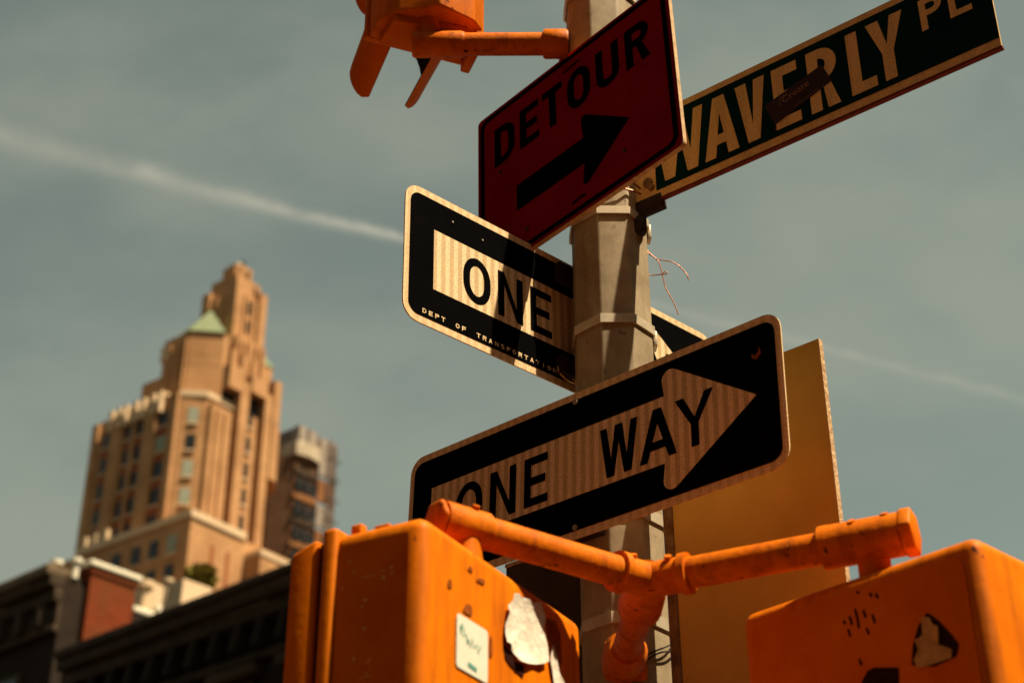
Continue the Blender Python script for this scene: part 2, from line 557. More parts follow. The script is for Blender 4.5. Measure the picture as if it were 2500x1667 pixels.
def letter(ch, u0, u1, v0, v1, s):
    """highway-style capital as outlines; u right, v DOWN; s = stroke"""
    w, h = u1 - u0, v1 - v0
    H = []
    if ch == 'O':
        def ring(i):
            rx, ry = w / 2 - i, min(h / 2 - i, (w * 0.62) - i)
            cx = w / 2
            return ell(cx, i + ry, rx, ry, pi, 2 * pi) + ell(cx, h - i - ry, rx, ry, 0, pi)
        P, H = ring(0), [ring(s)]
    elif ch == 'N':
        k = s * 1.05
        P = [(0, 0), (s, 0), (w - s, h - 1.62 * k), (w - s, 0), (w, 0), (w, h), (w - s, h), (s, 1.62 * k), (s, h), (0, h)]
    elif ch == 'E':
        P = [(0, 0), (w, 0), (w, s), (s, s), (s, h / 2 - s / 2), (w * .9, h / 2 - s / 2), (w * .9, h / 2 + s / 2), (s, h / 2 + s / 2), (s, h - s), (w, h - s), (w, h), (0, h)]
    elif ch == 'F':
        P = [(0, 0), (w, 0), (w, s), (s, s), (s, h / 2 - s / 2), (w * .88, h / 2 - s / 2), (w * .88, h / 2 + s / 2), (s, h / 2 + s / 2), (s, h), (0, h)]
    elif ch == 'L':
        P = [(0, 0), (s, 0), (s, h - s), (w, h - s), (w, h), (0, h)]
    elif ch == 'T':
        P = [(0, 0), (w, 0), (w, s), (w / 2 + s / 2, s), (w / 2 + s / 2, h), (w / 2 - s / 2, h), (w / 2 - s / 2, s), (0, s)]
    elif ch == 'I':
        P = [(w / 2 - s / 2, 0), (w / 2 + s / 2, 0), (w / 2 + s / 2, h), (w / 2 - s / 2, h)]
    elif ch == 'V':
        P = [(0, 0), (s * 1.05, 0), (w / 2, h - s * 1.7), (w - s * 1.05, 0), (w, 0), (w / 2 + s * .56, h), (w / 2 - s * .56, h)]
    elif ch == 'A':
        q = s * 0.56
        P = [(w / 2 - q, 0), (w / 2 + q, 0), (w, h), (w - s * 1.06, h)]
        yb, yt = h * 0.80, h * 0.80 - s
        def inner(y, sg):      # inner slanted edge at height y
            x_bot = w / 2 + sg * (w / 2 - s * 1.06)
            return x_bot + (w / 2 - x_bot) * (h - y) / (h - s * 1.75)
        P += [(inner(yb, 1), yb), (inner(yb, -1), yb), (s * 1.06, h), (0, h)]
        H = [[(w / 2, s * 1.75), (inner(yt, 1), yt), (inner(yt, -1), yt)]]
    elif ch == 'W':
        q = s * 0.94
        b1, b2 = w * 0.27, w * 0.73
        P = [(0, 0), (q, 0), (b1 + q * .12, h - s * 2.1), (w / 2 - q * .55, 0), (w / 2 + q * .55, 0), (b2 - q * .12, h - s * 2.1), (w - q, 0), (w, 0),
             (b2 + q * .55, h), (b2 - q * .55, h), (w / 2, s * 2.1), (b1 + q * .55, h), (b1 - q * .55, h)]
    elif ch == 'Y':
        P = [(0, 0), (s * 1.12, 0), (w / 2, h * .46 - s * .15), (w - s * 1.12, 0), (w, 0), (w / 2 + s / 2, h * .56), (w / 2 + s / 2, h), (w / 2 - s / 2, h), (w / 2 - s / 2, h * .56)]
    elif ch == 'D':
        r = w * .6
        P = [(0, 0), (w - r, 0)] + ell(w - r, r, r, r, -pi / 2, 0, 8)[1:] + ell(w - r, h - r, r, r, 0, pi / 2, 8) + [(0, h)]
        ri_ = max(r - s, s * .4)
        H = [[(s, s), (w - r, s)] + ell(w - r, r, ri_, ri_, -pi / 2, 0, 8)[1:] + ell(w - r, h - r, ri_, ri_, 0, pi / 2, 8) + [(s, h - s)]]
    elif ch == 'U':
        r = w / 2
        P = [(0, 0), (s, 0), (s, h - r)] + ell(r, h - r, r - s, r - s, pi, 0, 12)[1:] + [(w - s, 0), (w, 0)] + ell(r, h - r, r, r, 0, pi, 14)
    elif ch in 'PR':
        hb = h * (.55 if ch == 'R' else .56)
        r = hb / 2
        rx = min(r, w * .6)
        out = [(0, 0), (w - rx, 0)] + ell(w - rx, r, rx, r, -pi / 2, pi / 2, 12)[1:]
        if ch == 'R':
            P = out[:-1] + [(w * .70, hb - s * .1), (w, h), (w - s * 1.12, h), (w * .46, hb), (s, hb), (s, h), (0, h)]
        else:
            P = out + [(s, hb), (s, h), (0, h)]
        H = [[(s, s), (w - rx, s)] + ell(w - rx, r, max(rx - s, s * .3), r - s, -pi / 2, pi / 2, 10)[1:] + [(s, hb - s)]]
    elif ch == 'S':
        c = ell(w / 2, h * .27, w / 2 - s / 2, h * .27 - s / 2, -.35, -1.5 * pi, 12)
        c += ell(w / 2, h * .73, w / 2 - s / 2, h * .27 - s / 2, -pi / 2, pi - .35, 12)[1:]
        P = thick_line(c, s)
    f = lambda L: [(u0 + x, v0 + y) for x, y in L]
    return [(f(P), [f(x) for x in H])]


def axes(yaw, roll, tilt):
    tx = Vector((cos(yaw), sin(yaw), 0))
    n = Vector((sin(yaw), -cos(yaw), 0))
    z = Vector((0, 0, 1))
    z2 = z * cos(tilt) + n * sin(tilt)
    x = tx * cos(roll) + z2 * sin(roll)
    zz = -tx * sin(roll) + z2 * cos(roll)
    return x, zz


def sign_frame(q, w, h):
    """matrix with origin at the bottom-left corner of the sign's face; X along it, -Y out of the face, Z up"""
    x, z = axes(*q[3:])
    y = z.cross(x)
    o = Vector(q[:3]) + Vector((0, 0, CAMZ)) - z * h
    m = Matrix((x, y, z)).transposed().to_4x4()
    m.translation = o
    return m


def rounded_plate(name, mat, parent, w, h, r, t):
    """sheet with rounded corners: face at local y=0, thickness behind"""
    p = rrect(0, 0, w, h, r)
    n = len(p)
    vs = [(x, 0, z) for x, z in p] + [(x, t, z) for x, z in p]
    fs = [tuple(range(n)), tuple(range(2 * n - 1, n - 1, -1))] + [(i, n + i, n + (i + 1) % n, (i + 1) % n) for i in range(n)]
    return MB().add(vs, fs).build(name, mat, parent)


def disc(mb, cx, cz, y0, y1, r, seg=10):
    mb.tube([(cx, y0, cz), (cx, y1, cz)], r, seg)
    return mb


# ------------------------------------------------------------------ setting: ground
def sheet(name, mat, x0, x1, y0, y1, z, thick=0.0):
    if thick:
        o = MB().box(x0, x1, y0, y1, z - thick, z).build(name, mat)
    else:
        o = MB().add([(x0, y0, z), (x1, y0, z), (x1, y1, z), (x0, y1, z)], [(0, 1, 2, 3)]).build(name, mat)
    return tag(o, kind='structure')


g = tag(MB().add([(-6000, -6000, -0.12), (6000, -6000, -0.12), (6000, 6000, -0.12), (-6000, 6000, -0.12)], [(0, 1, 2, 3)]).build('ground', 'asphalt'), kind='structure')
# the corner pavement the pole stands on, with its kerb; streets follow the signs (-41 degrees and 49 degrees)
pv = MB().prism([(-16, -14), (4.2, -14), (4.2, 4.2), (-16, 4.2)], -0.115, 0.0).build('pavement', 'concrete')
pv.matrix_world = loc_mat(0, 0.6, 0, rad(-41))
tag(pv, kind='structure')
kb = MB()
kb.prism([(4.203, -14), (4.36, -14), (4.36, 4.36), (4.203, 4.36)], -0.115, 0.012)
kb.prism([(-16, 4.203), (4.2, 4.203), (4.2, 4.36), (-16, 4.36)], -0.115, 0.012)
k = kb.build('kerb', 'concrete')
k.matrix_world = loc_mat(0, 0.6, 0, rad(-41))
tag(k, kind='structure')
for i in range(8):
    st = MB().add([(-9 + i * 1.2, 5.2, -0.116), (-8.4 + i * 1.2, 5.2, -0.116), (-8.4 + i * 1.2, 8.4, -0.116), (-9 + i * 1.2, 8.4, -0.116)], [(0, 1, 2, 3)]).build('crossing_stripe', 'paint_line')
    st.matrix_world = loc_mat(0, 0.6, 0, rad(-41))
    tag(st, kind='structure')

# ------------------------------------------------------------------ art deco tower
BA = rad(53.5)
C0 = (-34.1, 156.3)
tower = empty('apartment_tower', loc_mat(C0[0], C0[1], 0, BA), 'tall tan brick art deco tower with stepped top and green copper corner roofs', 'building')


def tb(name, mat, a0, a1, b0, b1, z0, z1, parent=None, bevel=0.0):
    return box(name, mat, parent or tower, a0, a1, b0, b1, z0, z1, bevel)


# lower block and its cornice
tb('lower_block', 'b_tan', 0.0, 20.0, 0.0, 25.0, 0, 71.8)
cz = MB()
cz.box(-0.25, 8.0, -0.25, 0.35, 71.8, 72.6)
cz.box(-0.25, 0.35, 0.352, 18.4, 71.8, 72.6)
cz.build('cornice', 'trim', tower)
tb('side_wing', 'b_tan', 8.2, 12.6, -2.4, 0.0, 0, 69.6)
tb('side_wing_coping', 'trim', 8.05, 12.75, -2.55, 0.0, 69.6, 70.2)
for i, b in enumerate((13.4, 15.2, 16.9)):
    MB().prism([(-.2, b), (.5, b), (.5, b + .8), (-.2, b + .8)], 72.6, 73.9).build('finial', 'trim', tower)

# main shaft: left face a=2, chamfer, right face b=4
shaft = MB().prism([(2, 6), (4, 4), (15.8, 4), (17.8, 6), (19, 12), (19, 20.75), (2, 20.75)], 83.0, 90.0).build('shaft_wall', 'b_tan', tower)
MB().prism([(2, 6), (4, 4), (13.6, 4), (14.6, 5.2), (17.4, 10), (17.4, 20.75), (2, 20.75)], 71.9, 83.0).build('shaft_wall', 'b_tan', tower)
# left facade: piers, windows and rusty spandrels between
win_me = MB().box(-0.10, 0.25, -0.78, 0.78, -1.08, 1.08).mesh('window')
win_me.materials.append(M['glass'])
win_me2 = win_me.copy()
win_me2.materials.clear()
win_me2.materials.append(M['blind'])
span_me = MB().box(-0.06, 0.25, -0.75, 0.75, -0.62, 0.62).mesh('spandrel')
span_me.materials.append(M['spandrel'])
sill_me = MB().box(-0.28, 0.1, -0.85, 0.85, -0.10, 0.10).mesh('sill')
sill_me.materials.append(M['trim'])


def put(me, name, parent, a, b, z, rz=0.0, sc=(1, 1, 1)):
    o = link(name, me, None, parent)
    o.location = (a, b, z)
    o.rotation_euler = (0, 0, rz)
    o.scale = sc
    return o


rnd = random.Random(3)
for bcol in (18.2, 14.3, 12.4, 8.7):
    for k in range(8):
        z = 87.0 - 3.3 * k
        me = win_me2 if rnd.random() < 0.14 else win_me
        wobj = put(me, 'window', tower, 2.0, bcol, z)
        put(sill_me, 'sill', wobj, 0, 0, -1.05)
        put(span_me, 'spandrel', tower, 2.0, bcol, z - 1.72)
for bp, w in ((20.2, 1.0), (16.3, 1.9), (10.5, 1.9), (6.7, 1.1), (13.35, 0.35)):
    tb('pier', 'b_tan', 1.45, 2.0, bp - w / 2, bp + w / 2, 71.9, 89.6)
for bp in (17.5, 16.1, 15.0, 13.3, 12.0, 10.4, 9.2):
    MB().prism([(1.25, bp - .32), (2.1, bp - .32), (2.1, bp + .32), (1.25, bp + .32)], 87.9, 90.6,
               [(1.35, bp - .26), (2.0, bp - .26), (2.0, bp + .26), (1.35, bp + .26)]).build('finial', 'trim', tower)
tb('parapet_band', 'trim', 1.85, 2.3, 8.6, 17.9, 89.9, 90.5)

# chamfered corner: one window column and string courses
for k, z in enumerate((86.7, 83.3, 80.0, 76.6)):
    me = win_me2 if k != 1 else win_me
    wobj = put(me, 'window', tower, 3.05, 4.95, z, rad(45), (1.0, 0.72, 0.95))
    put(sill_me, 'sill', wobj, 0, 0, -1.1)
MB().prism([(1.78, 6.1), (3.9, 3.78), (8.0, 3.78), (8.0, 4.3), (4.2, 4.3), (2.2, 6.3)], 89.2, 89.9).build('string_course', 'trim', tower)
# right facade: buttresses, recess, window columns, arched corbels
tb('buttress', 'b_tan', 4.25, 7.2, 3.35, 4.0, 71.9, 88.4)
tb('buttress', 'b_tan', 8.2, 9.6, 3.0, 4.0, 71.9, 93.0)
tb('buttress', 'b_tan', 12.2, 13.4, 3.0, 4.0, 71.9, 93.0)
MB().prism([(13.7, 3.1), (14.8, 3.1), (15.7, 4.1), (15.7, 7.0), (13.7, 7.0)], 82.4, 95.4).build('corner_buttress', 'b_tan', tower)
for k in range(5):
    z = 89.0 - 3.3 * k
    wobj = put(win_me, 'window', tower, 10.7, 4.0, z, rad(90), (1.0, 0.62, 1.0))
    put(sill_me, 'sill', wobj, 0, 0, -1.05)
for k in range(2):
    z = 85.6 - 6.6 * k
    put(win_me, 'window', tower, 13.55, 4.0, z, rad(90), (1.0, 0.18, 0.9))
# corbelled hoods; a near-black slab under each paints in its arched shadow
for a0, a1, z in ((6.0, 8.2, 90.2), (9.6, 12.2, 91.0)):
    hb = MB()
    hb.box(a0, a1, 2.75, 4.0, z + 1.0, 94.2)
    hb.build('arch_hood', 'b_tan', tower)
    MB().prism([(a0 + .1, 3.9), (a1 - .1, 3.9), (a1 - .1, 4.1), (a0 + .1, 4.1)], z - 1.1, z + 1.0).build('arch_shadow', 'bracket', tower)

# upper block with copper-capped corner turret
MB().prism([(5, 9.4), (8.2, 6.2), (16.4, 6.2), (17.6, 8.0), (17.6, 17), (5, 17)], 90.0, 95.5).build('upper_wall', 'b_tan', tower)
MB().prism([(5, 9.4), (7.9, 6.5), (8.6, 6.5), (10.4, 8.3), (10.4, 13.8), (5, 13.8)], 95.5, 100.4).build('turret', 'b_tan', tower)
tb('upper_step', 'b_tan', 10.4, 15.2, 6.9, 13.8, 95.5, 101.6)
tb('upper_step', 'b_tan', 15.2, 16.7, 7.0, 13.0, 95.5, 99.6)
tb('parapet_block', 'trim', 4.8, 6.0, 12.6, 14.1, 97.6, 99.6)
for a in (8.7, 10.5, 12.3, 14.2):
    tb('pier', 'b_tan', a, a + .55, 5.75, 6.2, 90.0, 98.5 if a < 14 else 96.5)
for a in (10.9, 11.9, 13.3, 14.3):
    tb('pier', 'b_tan', a, a + .4, 6.5, 6.9, 95.5, 101.0)
for b_ in (9.6, 10.9, 12.2):
    tb('pier', 'b_tan', 4.7, 5.0, b_, b_ + .5, 90.0, 99.4)
for a in (5.0, 6.2):
    tb('pier', 'b_tan', a, a + .45, 3.1, 3.35, 71.9, 87.6)
tb('slit', 'spandrel', 9.3, 9.8, 6.12, 6.25, 91.6, 94.6)
tb('slit', 'spandrel', 13.0, 13.4, 6.12, 6.25, 91.6, 94.6)
rf = MB().add([(4.7, 9.3, 100.4), (7.8, 6.2, 100.4), (10.6, 8.2, 100.4), (10.6, 12.4, 100.4), (5.2, 12.4, 100.4), (8.6, 10.2, 105.4)],
              [(0, 1, 5), (1, 2, 5), (2, 3, 5), (3, 4, 5), (4, 0, 5), (4, 3, 2, 1, 0)]).build('copper_roof', 'copper', tower)
MB().add([(14.8, 6.9, 99.6), (16.9, 6.9, 99.6), (16.9, 11, 99.6), (14.8, 11, 99.6), (15.4, 8.6, 103.0)],
         [(0, 1, 4), (1, 2, 4), (2, 3, 4), (3, 0, 4), (3, 2, 1, 0)]).build('copper_roof', 'copper', tower)
# central tower, stepped
tb('tower_shaft', 'b_tan', 10.3, 15.3, 8.1, 13.4, 100.0, 108.6)
for b_ in (9.6, 11.0):
    tb('tower_pier', 'b_tan', 10.05, 10.3, b_, b_ + .5, 100.0, 108.4)
for a in (12.0, 13.4):
    tb('tower_pier', 'b_tan', a, a + .35, 7.85, 8.1, 100.0, 108.4)
for a0, a1 in ((10.15, 11.4), (14.3, 15.55)):
    tb('tower_pier', 'b_tan', a0, a1, 7.7, 9.0, 100.0, 109.9)
for b0, b1 in ((12.3, 13.6),):
    tb('tower_pier', 'b_tan', 9.95, 11.2, b0, b1, 100.0, 109.4)
tb('tower_step', 'b_tan', 10.75, 14.9, 8.5, 13.0, 108.6, 111.3)
MB().prism([(11.3, 9.7), (12.1, 8.9), (13.6, 8.9), (14.4, 9.7), (14.4, 11.8), (13.6, 12.6), (12.1, 12.6), (11.3, 11.8)], 111.3, 113.3,
           ).build('tower_step', 'b_tan', tower)
MB().prism([(11.9, 9.9), (13.8, 9.9), (13.8, 11.6), (11.9, 11.6)], 113.3, 114.1).build('tower_cap', 'trim', tower)
MB().tube([(13.6, 10.6, 114.0), (13.6, 10.6, 115.4)], 0.16, 8).build('mast', 'bracket', tower)
for z in (104.2, 107.0):
    put(win_me, 'window', tower, 12.85, 8.1, z, rad(90), (1.0, 0.32, 0.8))
put(win_me, 'window', tower, 12.85, 8.9, 112.2, rad(90), (1.0, 0.3, 0.5))
put(win_me, 'window', tower, 14.0, 8.5, 110.2, rad(90), (1.0, 0.22, 0.55))
# lower left windows of the podium
for bcol in (2.6, 5.4, 8.2, 11.4):
    for k in range(4):
        z = 69.2 - 3.4 * k
        wobj = put(win_me2 if (bcol == 2.6 and k == 0) else win_me, 'window', tower, 0.0, bcol, z, 0.0, (1, 0.9, 1.05))
        put(sill_me, 'sill', wobj, 0, 0, -1.1)
for a in (3.1, 5.4):
    tb('brick_panel', 'spandrel', a, a + 0.5, -0.06, 0.0, 55, 69.6)
# low setback buildings at the foot of it
tb('terrace_wall', 'trim', -9.0, -2.5, -4.5, -0.6, 0, 60.8)
tb('terrace_wall', 'b_tan', -9.5, -1.0, -0.5, 5.5, 0, 59.6)
for b in (1.0, 2.8, 4.6):
    tb('finial', 'trim', -9.7, -9.0, b, b + 0.7, 59.6, 60.9)

# ------------------------------------------------------------------ second tower with scaffold
t2 = empty('scaffolded_tower', loc_mat(-34.7, 197.9, 0, BA) @ Matrix.Diagonal((1, 1, 1.023, 1)), 'dark brown brick tower with pale parapet band and scaffold behind the tan tower', 'building')
box('side_wall', 'b_wing', t2, -1.2, 9.0, 0.0, 9.0, 0, 99.2)
MB().prism([(-1.3, -.1), (9.1, -.1), (9.1, 9.1), (-1.3, 9.1)], 99.2, 100.1).build('side_coping', 'dark_cornice', t2)
MB().prism([(1.2, -1.0), (2.8, -4.2), (6.6, -4.6), (9.4, -1.6), (9.4, 7.0), (4.0, 9.0)], 0, 97.2).build('wall', 'b_brown', t2)
band = [(2.3, -4.7), (4.4, -5.3), (6.4, -5.2), (8.2, -4.2), (9.8, -2.0), (9.8, 7.0), (2.6, 7)]
MB().prism(band, 97.2, 99.3).build('parapet_band', 'net', t2)
MB().prism([(2.6, -4.3), (6.4, -4.7), (9.2, -1.8), (9.2, 6.5), (2.6, 6.5)], 99.3, 101.4).build('penthouse', 'scaffold', t2)
for a_, b_, w_ in ((2.5, -4.9, 1.5), (4.3, -5.0, 1.5), (6.2, -4.6, 1.3)):
    MB().box(a_, a_ + w_, b_, b_ + 1.3, 99.35, 101.2 + .3 * (w_ > 1.4)).build('vent_box', 'net2', t2)
for k, z in enumerate((94.6, 91.0, 87.6, 84.2, 80.8)):
    MB().prism([(2.55, -4.45), (6.7, -4.85), (9.6, -1.9), (9.6, -1.3), (6.6, -4.3), (2.7, -3.9)], z, z + 0.9).build('floor_band', 'b_wing' if k % 2 else 'dark_cornice', t2)
for z in (93.0, 89.4, 86.0, 82.6):
    for a_ in (3.3, 4.7, 6.0):
        put(win_me, 'window', t2, a_, -4.68, z, rad(84), (1, 0.55, 0.85))
put(win_me, 'window', t2, -1.2, 3.4, 84.0, 0.0, (1, .5, .6))
put(win_me2, 'window', t2, 4.2, -4.75, 78.6, rad(84), (1, .8, 1.1))
for z, h_, m_ in ((95.6, 5.6, 'net2'), (91.8, 3.2, 'b_wing'), (88.2, 3.0, 'net2'), (84.4, 3.2, 'b_wing'), (80.8, 3.0, 'net2'), (76.0, 4.4, 'b_wing')):
    MB().prism([(6.7, -4.95), (9.6, -5.2), (10.9, -3.4), (10.8, -3.1), (9.5, -4.8), (6.7, -4.65)], z, z + h_).build('dust_sheet', m_, t2)
sc_ = MB()
for k in range(7):
    a_, b_ = (8.0 + .32 * k * 1.6, -5.35 - .02 * k) if k < 4 else (9.9 + .4 * (k - 3), -5.1 + .62 * (k - 3))
    sc_.box(a_ - .06, a_ + .06, b_ - .06, b_ + .06, 70, 101.4 - .2 * k)
for z in range(72, 102, 3):
    sc_.box(7.9, 9.8, -5.5, -5.4, z, z + .16)
    sc_.box(11.0, 11.1, -5.0, -3.0, z, z + .16)
sc_.build('scaffold', 'scaffold', t2)
for z in (79.6, 87.2, 94.8):
    MB().prism([(9.6, -5.5), (11.3, -3.4), (11.0, -3.1), (9.4, -5.2)], z, z + 1.2).build('scaffold_deck', 'bracket', t2)

# ------------------------------------------------------------------ row houses in shade
RA = rad(-40.72)
house = empty('row_house', loc_mat(-11.348, 40.306, -0.33, RA), 'dark shaded row house with long moulded cornice below the tan tower', 'house')
HX0, HX1 = -0.2, 10.0
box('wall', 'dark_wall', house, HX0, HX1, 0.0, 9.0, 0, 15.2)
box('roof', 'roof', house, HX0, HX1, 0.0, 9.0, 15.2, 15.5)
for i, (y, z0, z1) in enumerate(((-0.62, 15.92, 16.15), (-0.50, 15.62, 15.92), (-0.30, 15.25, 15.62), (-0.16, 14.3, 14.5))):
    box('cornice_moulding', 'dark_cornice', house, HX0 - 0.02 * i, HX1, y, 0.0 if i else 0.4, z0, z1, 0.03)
for k in range(12):
    x = HX0 + 0.4 + k * 0.8
    MB().prism([(x, -0.45), (x + .22, -0.45), (x + .22, 0.0), (x, 0.0)], 14.55, 15.25, [(x, -.28), (x + .22, -.28), (x + .22, 0), (x, 0)]).build('cornice_bracket', 'dark_wall', house)
for k, x in enumerate((1.6, 4.1, 6.6, 9.0)):
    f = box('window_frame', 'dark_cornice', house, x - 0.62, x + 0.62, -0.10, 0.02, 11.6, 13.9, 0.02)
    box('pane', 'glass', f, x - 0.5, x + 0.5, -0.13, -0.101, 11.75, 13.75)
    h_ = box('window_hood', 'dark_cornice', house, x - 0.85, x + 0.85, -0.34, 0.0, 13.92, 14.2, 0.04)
    if k in (1, 2):
        box('pane_reflection', 'blind', f, x - 0.46, x + 0.1, -0.16, -0.131, 12.4, 13.7)  # pale sheet painting a reflection on the pane
house2 = empty('row_house', loc_mat(-16.9, 45.1, -0.5, RA), 'taller dark row house with brown frieze beside the brick chimney', 'house')
L2 = 6.15
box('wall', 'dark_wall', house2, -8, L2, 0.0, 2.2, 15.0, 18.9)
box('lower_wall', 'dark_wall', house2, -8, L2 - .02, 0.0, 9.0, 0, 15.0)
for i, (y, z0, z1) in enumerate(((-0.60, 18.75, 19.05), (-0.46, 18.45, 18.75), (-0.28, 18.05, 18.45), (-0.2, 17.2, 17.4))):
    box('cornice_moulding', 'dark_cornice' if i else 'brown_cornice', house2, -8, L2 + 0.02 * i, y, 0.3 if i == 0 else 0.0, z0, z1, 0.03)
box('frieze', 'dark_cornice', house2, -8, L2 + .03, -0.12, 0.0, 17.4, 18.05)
for k in range(9):
    x = -2 + k * 0.95
    box('cornice_bracket', 'dark_cornice', house2, x, x + .2, -0.4, -0.12, 17.42, 18.04)
for x in (-2.2, 1.0, 4.2):
    f = box('window_frame', 'dark_cornice', house2, x - 0.62, x + 0.62, -0.10, 0.02, 14.1, 16.4, 0.02)
    box('pane', 'glass', f, x - 0.5, x + 0.5, -0.13, -0.101, 14.25, 16.25)

# the big brick party-wall chimney between them
CH = rad(49)
chim = empty('chimney_stack', loc_mat(-11.79, 41.32, 15.5, CH), 'wide red brick chimney stack with white stone cap', 'chimney')
MB().box(.22, 1.72, 0, 0.5, 0, 3.28).build('brick_core', 'b_red', chim)
box('cap', 'coping', chim, 0.10, 1.84, -0.12, 0.62, 3.28, 3.44, 0.03)
box('cap_course', 'b_red', chim, 0.17, 1.77, -0.05, 0.55, 3.10, 3.28)
# stepped coping slabs running down behind it
for x0, x1, z, dz in ((1.76, 2.5, 2.40, 0.20), (2.56, 3.05, 2.58, 0.26)):
    c_ = box('coping_slab', 'coping', None, 0, x1 - x0, 0, 0.5, 0, dz, 0.06, 3)
    c_.matrix_world = chim.matrix_world @ Matrix.Translation((x0, 0, z))
    tag(c_, 'white stone coping slab beside the red chimney, %s' % ('longer and lower' if x0 < 2 else 'shorter and rounder'), 'coping')
    wl = box('parapet_wall', 'dark_wall', None, 0, x1 - x0 - .02, 0.05, 0.45, 0, z)
    wl.matrix_world = chim.matrix_world @ Matrix.Translation((x0 + .01, 0, 0))
    tag(wl, 'dark parapet wall below the %s white coping slab' % ('longer' if x0 < 2 else 'shorter'), 'wall')


def at_h(px, py, z):
    d = ray(px, py)
    return Vector((0, 0, CAMZ)) + d * ((z - CAMZ) / d.z)


# small vents and pots on the roofs
def vent(px, py, z, r, h, mat, label, stem=2.5):
    p = at_h(px, py, z)
    o = MB().tube([(0, 0, -stem), (0, 0, h * .55), (0, 0, h * .56), (0, 0, h * .9), (0, 0, h)], [r * .55, r * .55, r, r, r * .5], 12).build('roof_vent', mat, None, smooth=True)
    o.location = p
    tag(o, label, 'vent')


vent(136, 1394, 18.6, 0.18, 0.34, 'coping', 'small white roof vent on the brown cornice of the taller row house', 0.25)
vent(184, 1391, 18.6, 0.17, 0.36, 'coping', 'white roof vent touching the shaded side of the brick chimney', 0.25)
vent(352, 1460, 18.6, 0.26, 0.55, 'trim', 'tan mushroom vent just above the longer white coping slab')
vent(408, 1436, 18.2, 0.16, 0.3, 'trim', 'small tan vent between chimney and parapet block')
pbk = at_h(440, 1470, 16.2)
pb = MB().prism([(0, 0), (1.1, 0), (1.1, .8), (0, .8)], -1.0, 0.6, [(.1, .1), (1.0, .1), (1.0, .7), (.1, .7)]).build('roof_bulkhead', 'trim')
pb.matrix_world = loc_mat(pbk.x, pbk.y, 16.3, CH)
tag(pb, 'small tan roof bulkhead behind the dark cornice', 'bulkhead')
# a potted shrub on the roof
shp = at_h(490, 1408, 17.6)
shrub = empty('potted_shrub', loc_mat(shp.x, shp.y, 16.5), 'yellow green potted shrub on the roof below the tan tower', 'shrub')
MB().tube([(0, 0, -1.34), (0, 0, 0), (0, 0, .5)], [.2, .2, .26], 12).build('pot', 'pot', shrub)
lv = MB()
rr = random.Random(5)
for i in range(700):
    a, b_ = rr.uniform(0, 2 * pi), rr.uniform(-1, 1)
    rad_ = 0.46 * rr.random() ** .4
    c = Vector((rad_ * cos(a) * sqrt(1 - b_ * b_), rad_ * sin(a) * sqrt(1 - b_ * b_), 1.1 + rad_ * .8 * b_))
    d = Vector((rr.uniform(-1, 1), rr.uniform(-1, 1), rr.uniform(-.5, 1))).normalized() * .10
    e2 = d.cross(Vector((rr.uniform(-1, 1), rr.uniform(-1, 1), 1))).normalized() * .05
    lv.add([c - d, c + e2, c + d, c - e2], [(0, 1, 2, 3)])
tag(lv.build('foliage', 'leaf', shrub), kind='stuff')

# ------------------------------------------------------------------ unseen street walls added to block low sky and darken the shade
def sky_block_house(x, y, rz, w, d, h, label):
    """unseen brick house added to block sky light; facade towards local -Y, windows on it"""
    r = empty('sky_blocking_house', loc_mat(x, y, 0, rz), label, 'building')
    box('wall', 'b_dark', r, 0, w, 0, d, -0.1, h)
    box('cornice', 'dark_cornice', r, -.3, w + .3, -.5, 0.0, h - .9, h + .3, .05)
    wm = MB().box(-.55, .55, -.06, .2, -.95, .95).mesh('window')
    wm.materials.append(M['glass'])
    sm = MB().box(-.7, .7, -.18, .1, -.12, .12).mesh('sill')
    sm.materials.append(M['trim'])
    for i in range(int(w / 2.6)):
        for k in range(int(h / 3.4)):
            o = put(wm, 'window', r, 1.5 + i * 2.6, 0, 2.4 + k * 3.4)
            put(sm, 'sill', o, 0, 0, -1.08)
    return r


sky_block_house(12, -13, rad(180), 46, 12, 25, 'unseen dark brick house added to block sky light, facing the printed side of the front signs')
sky_block_house(30, 30, rad(-90), 62, 12, 24, 'unseen dark brick house added to block sky light, with its back to the sun').location.x = 19
sky_block_house(-11, -40, rad(90), 60, 12, 28, 'tallest unseen dark brick house added to block sky light, facing into the sun')

# ------------------------------------------------------------------ the pole
PX, PY = 0.2036, 2.7896
AP = 0.0765
pole = empty('signal_pole', loc_mat(PX, PY, 0, rad(3)), 'octagonal galvanised steel pole carrying the signs and signals', 'pole')


def octagon(ap):
    R_ = ap / cos(pi / 8)
    return [(R_ * cos(pi / 8 + k * pi / 4), R_ * sin(pi / 8 + k * pi / 4)) for k in range(8)]


MB().prism(octagon(AP + .004), 0.0, 7.0, octagon(AP - .006)).build('shaft', 'galv', pole, 0.004, 2)
MB().prism(octagon(0.17), 0.0, 0.06).build('base_plate', 'galv', pole, .004)
MB().prism(octagon(0.125), 0.06, 0.42, octagon(0.10)).build('base_skirt', 'galv', pole, .006)


def strap(z, h=0.018, wob=0.0):
    o_, i_ = octagon(AP + .0042), octagon(AP + .0005)
    n = 8
    dz = [wob * sin(k * 1.3) for k in range(8)]
    vs = [(*o_[k], z - h / 2 + dz[k]) for k in range(8)] + [(*o_[k], z + h / 2 + dz[k]) for k in range(8)] + \
         [(*i_[k], z - h / 2 + dz[k]) for k in range(8)] + [(*i_[k], z + h / 2 + dz[k]) for k in range(8)]
    fs = []
    for k in range(8):
        j = (k + 1) % 8
        fs += [(k, j, 8 + j, 8 + k), (16 + j, 16 + k, 24 + k, 24 + j), (8 + k, 8 + j, 24 + j, 24 + k), (j, k, 16 + k, 16 + j)]
    return MB().add(vs, fs).build('strap', 'band', pole)


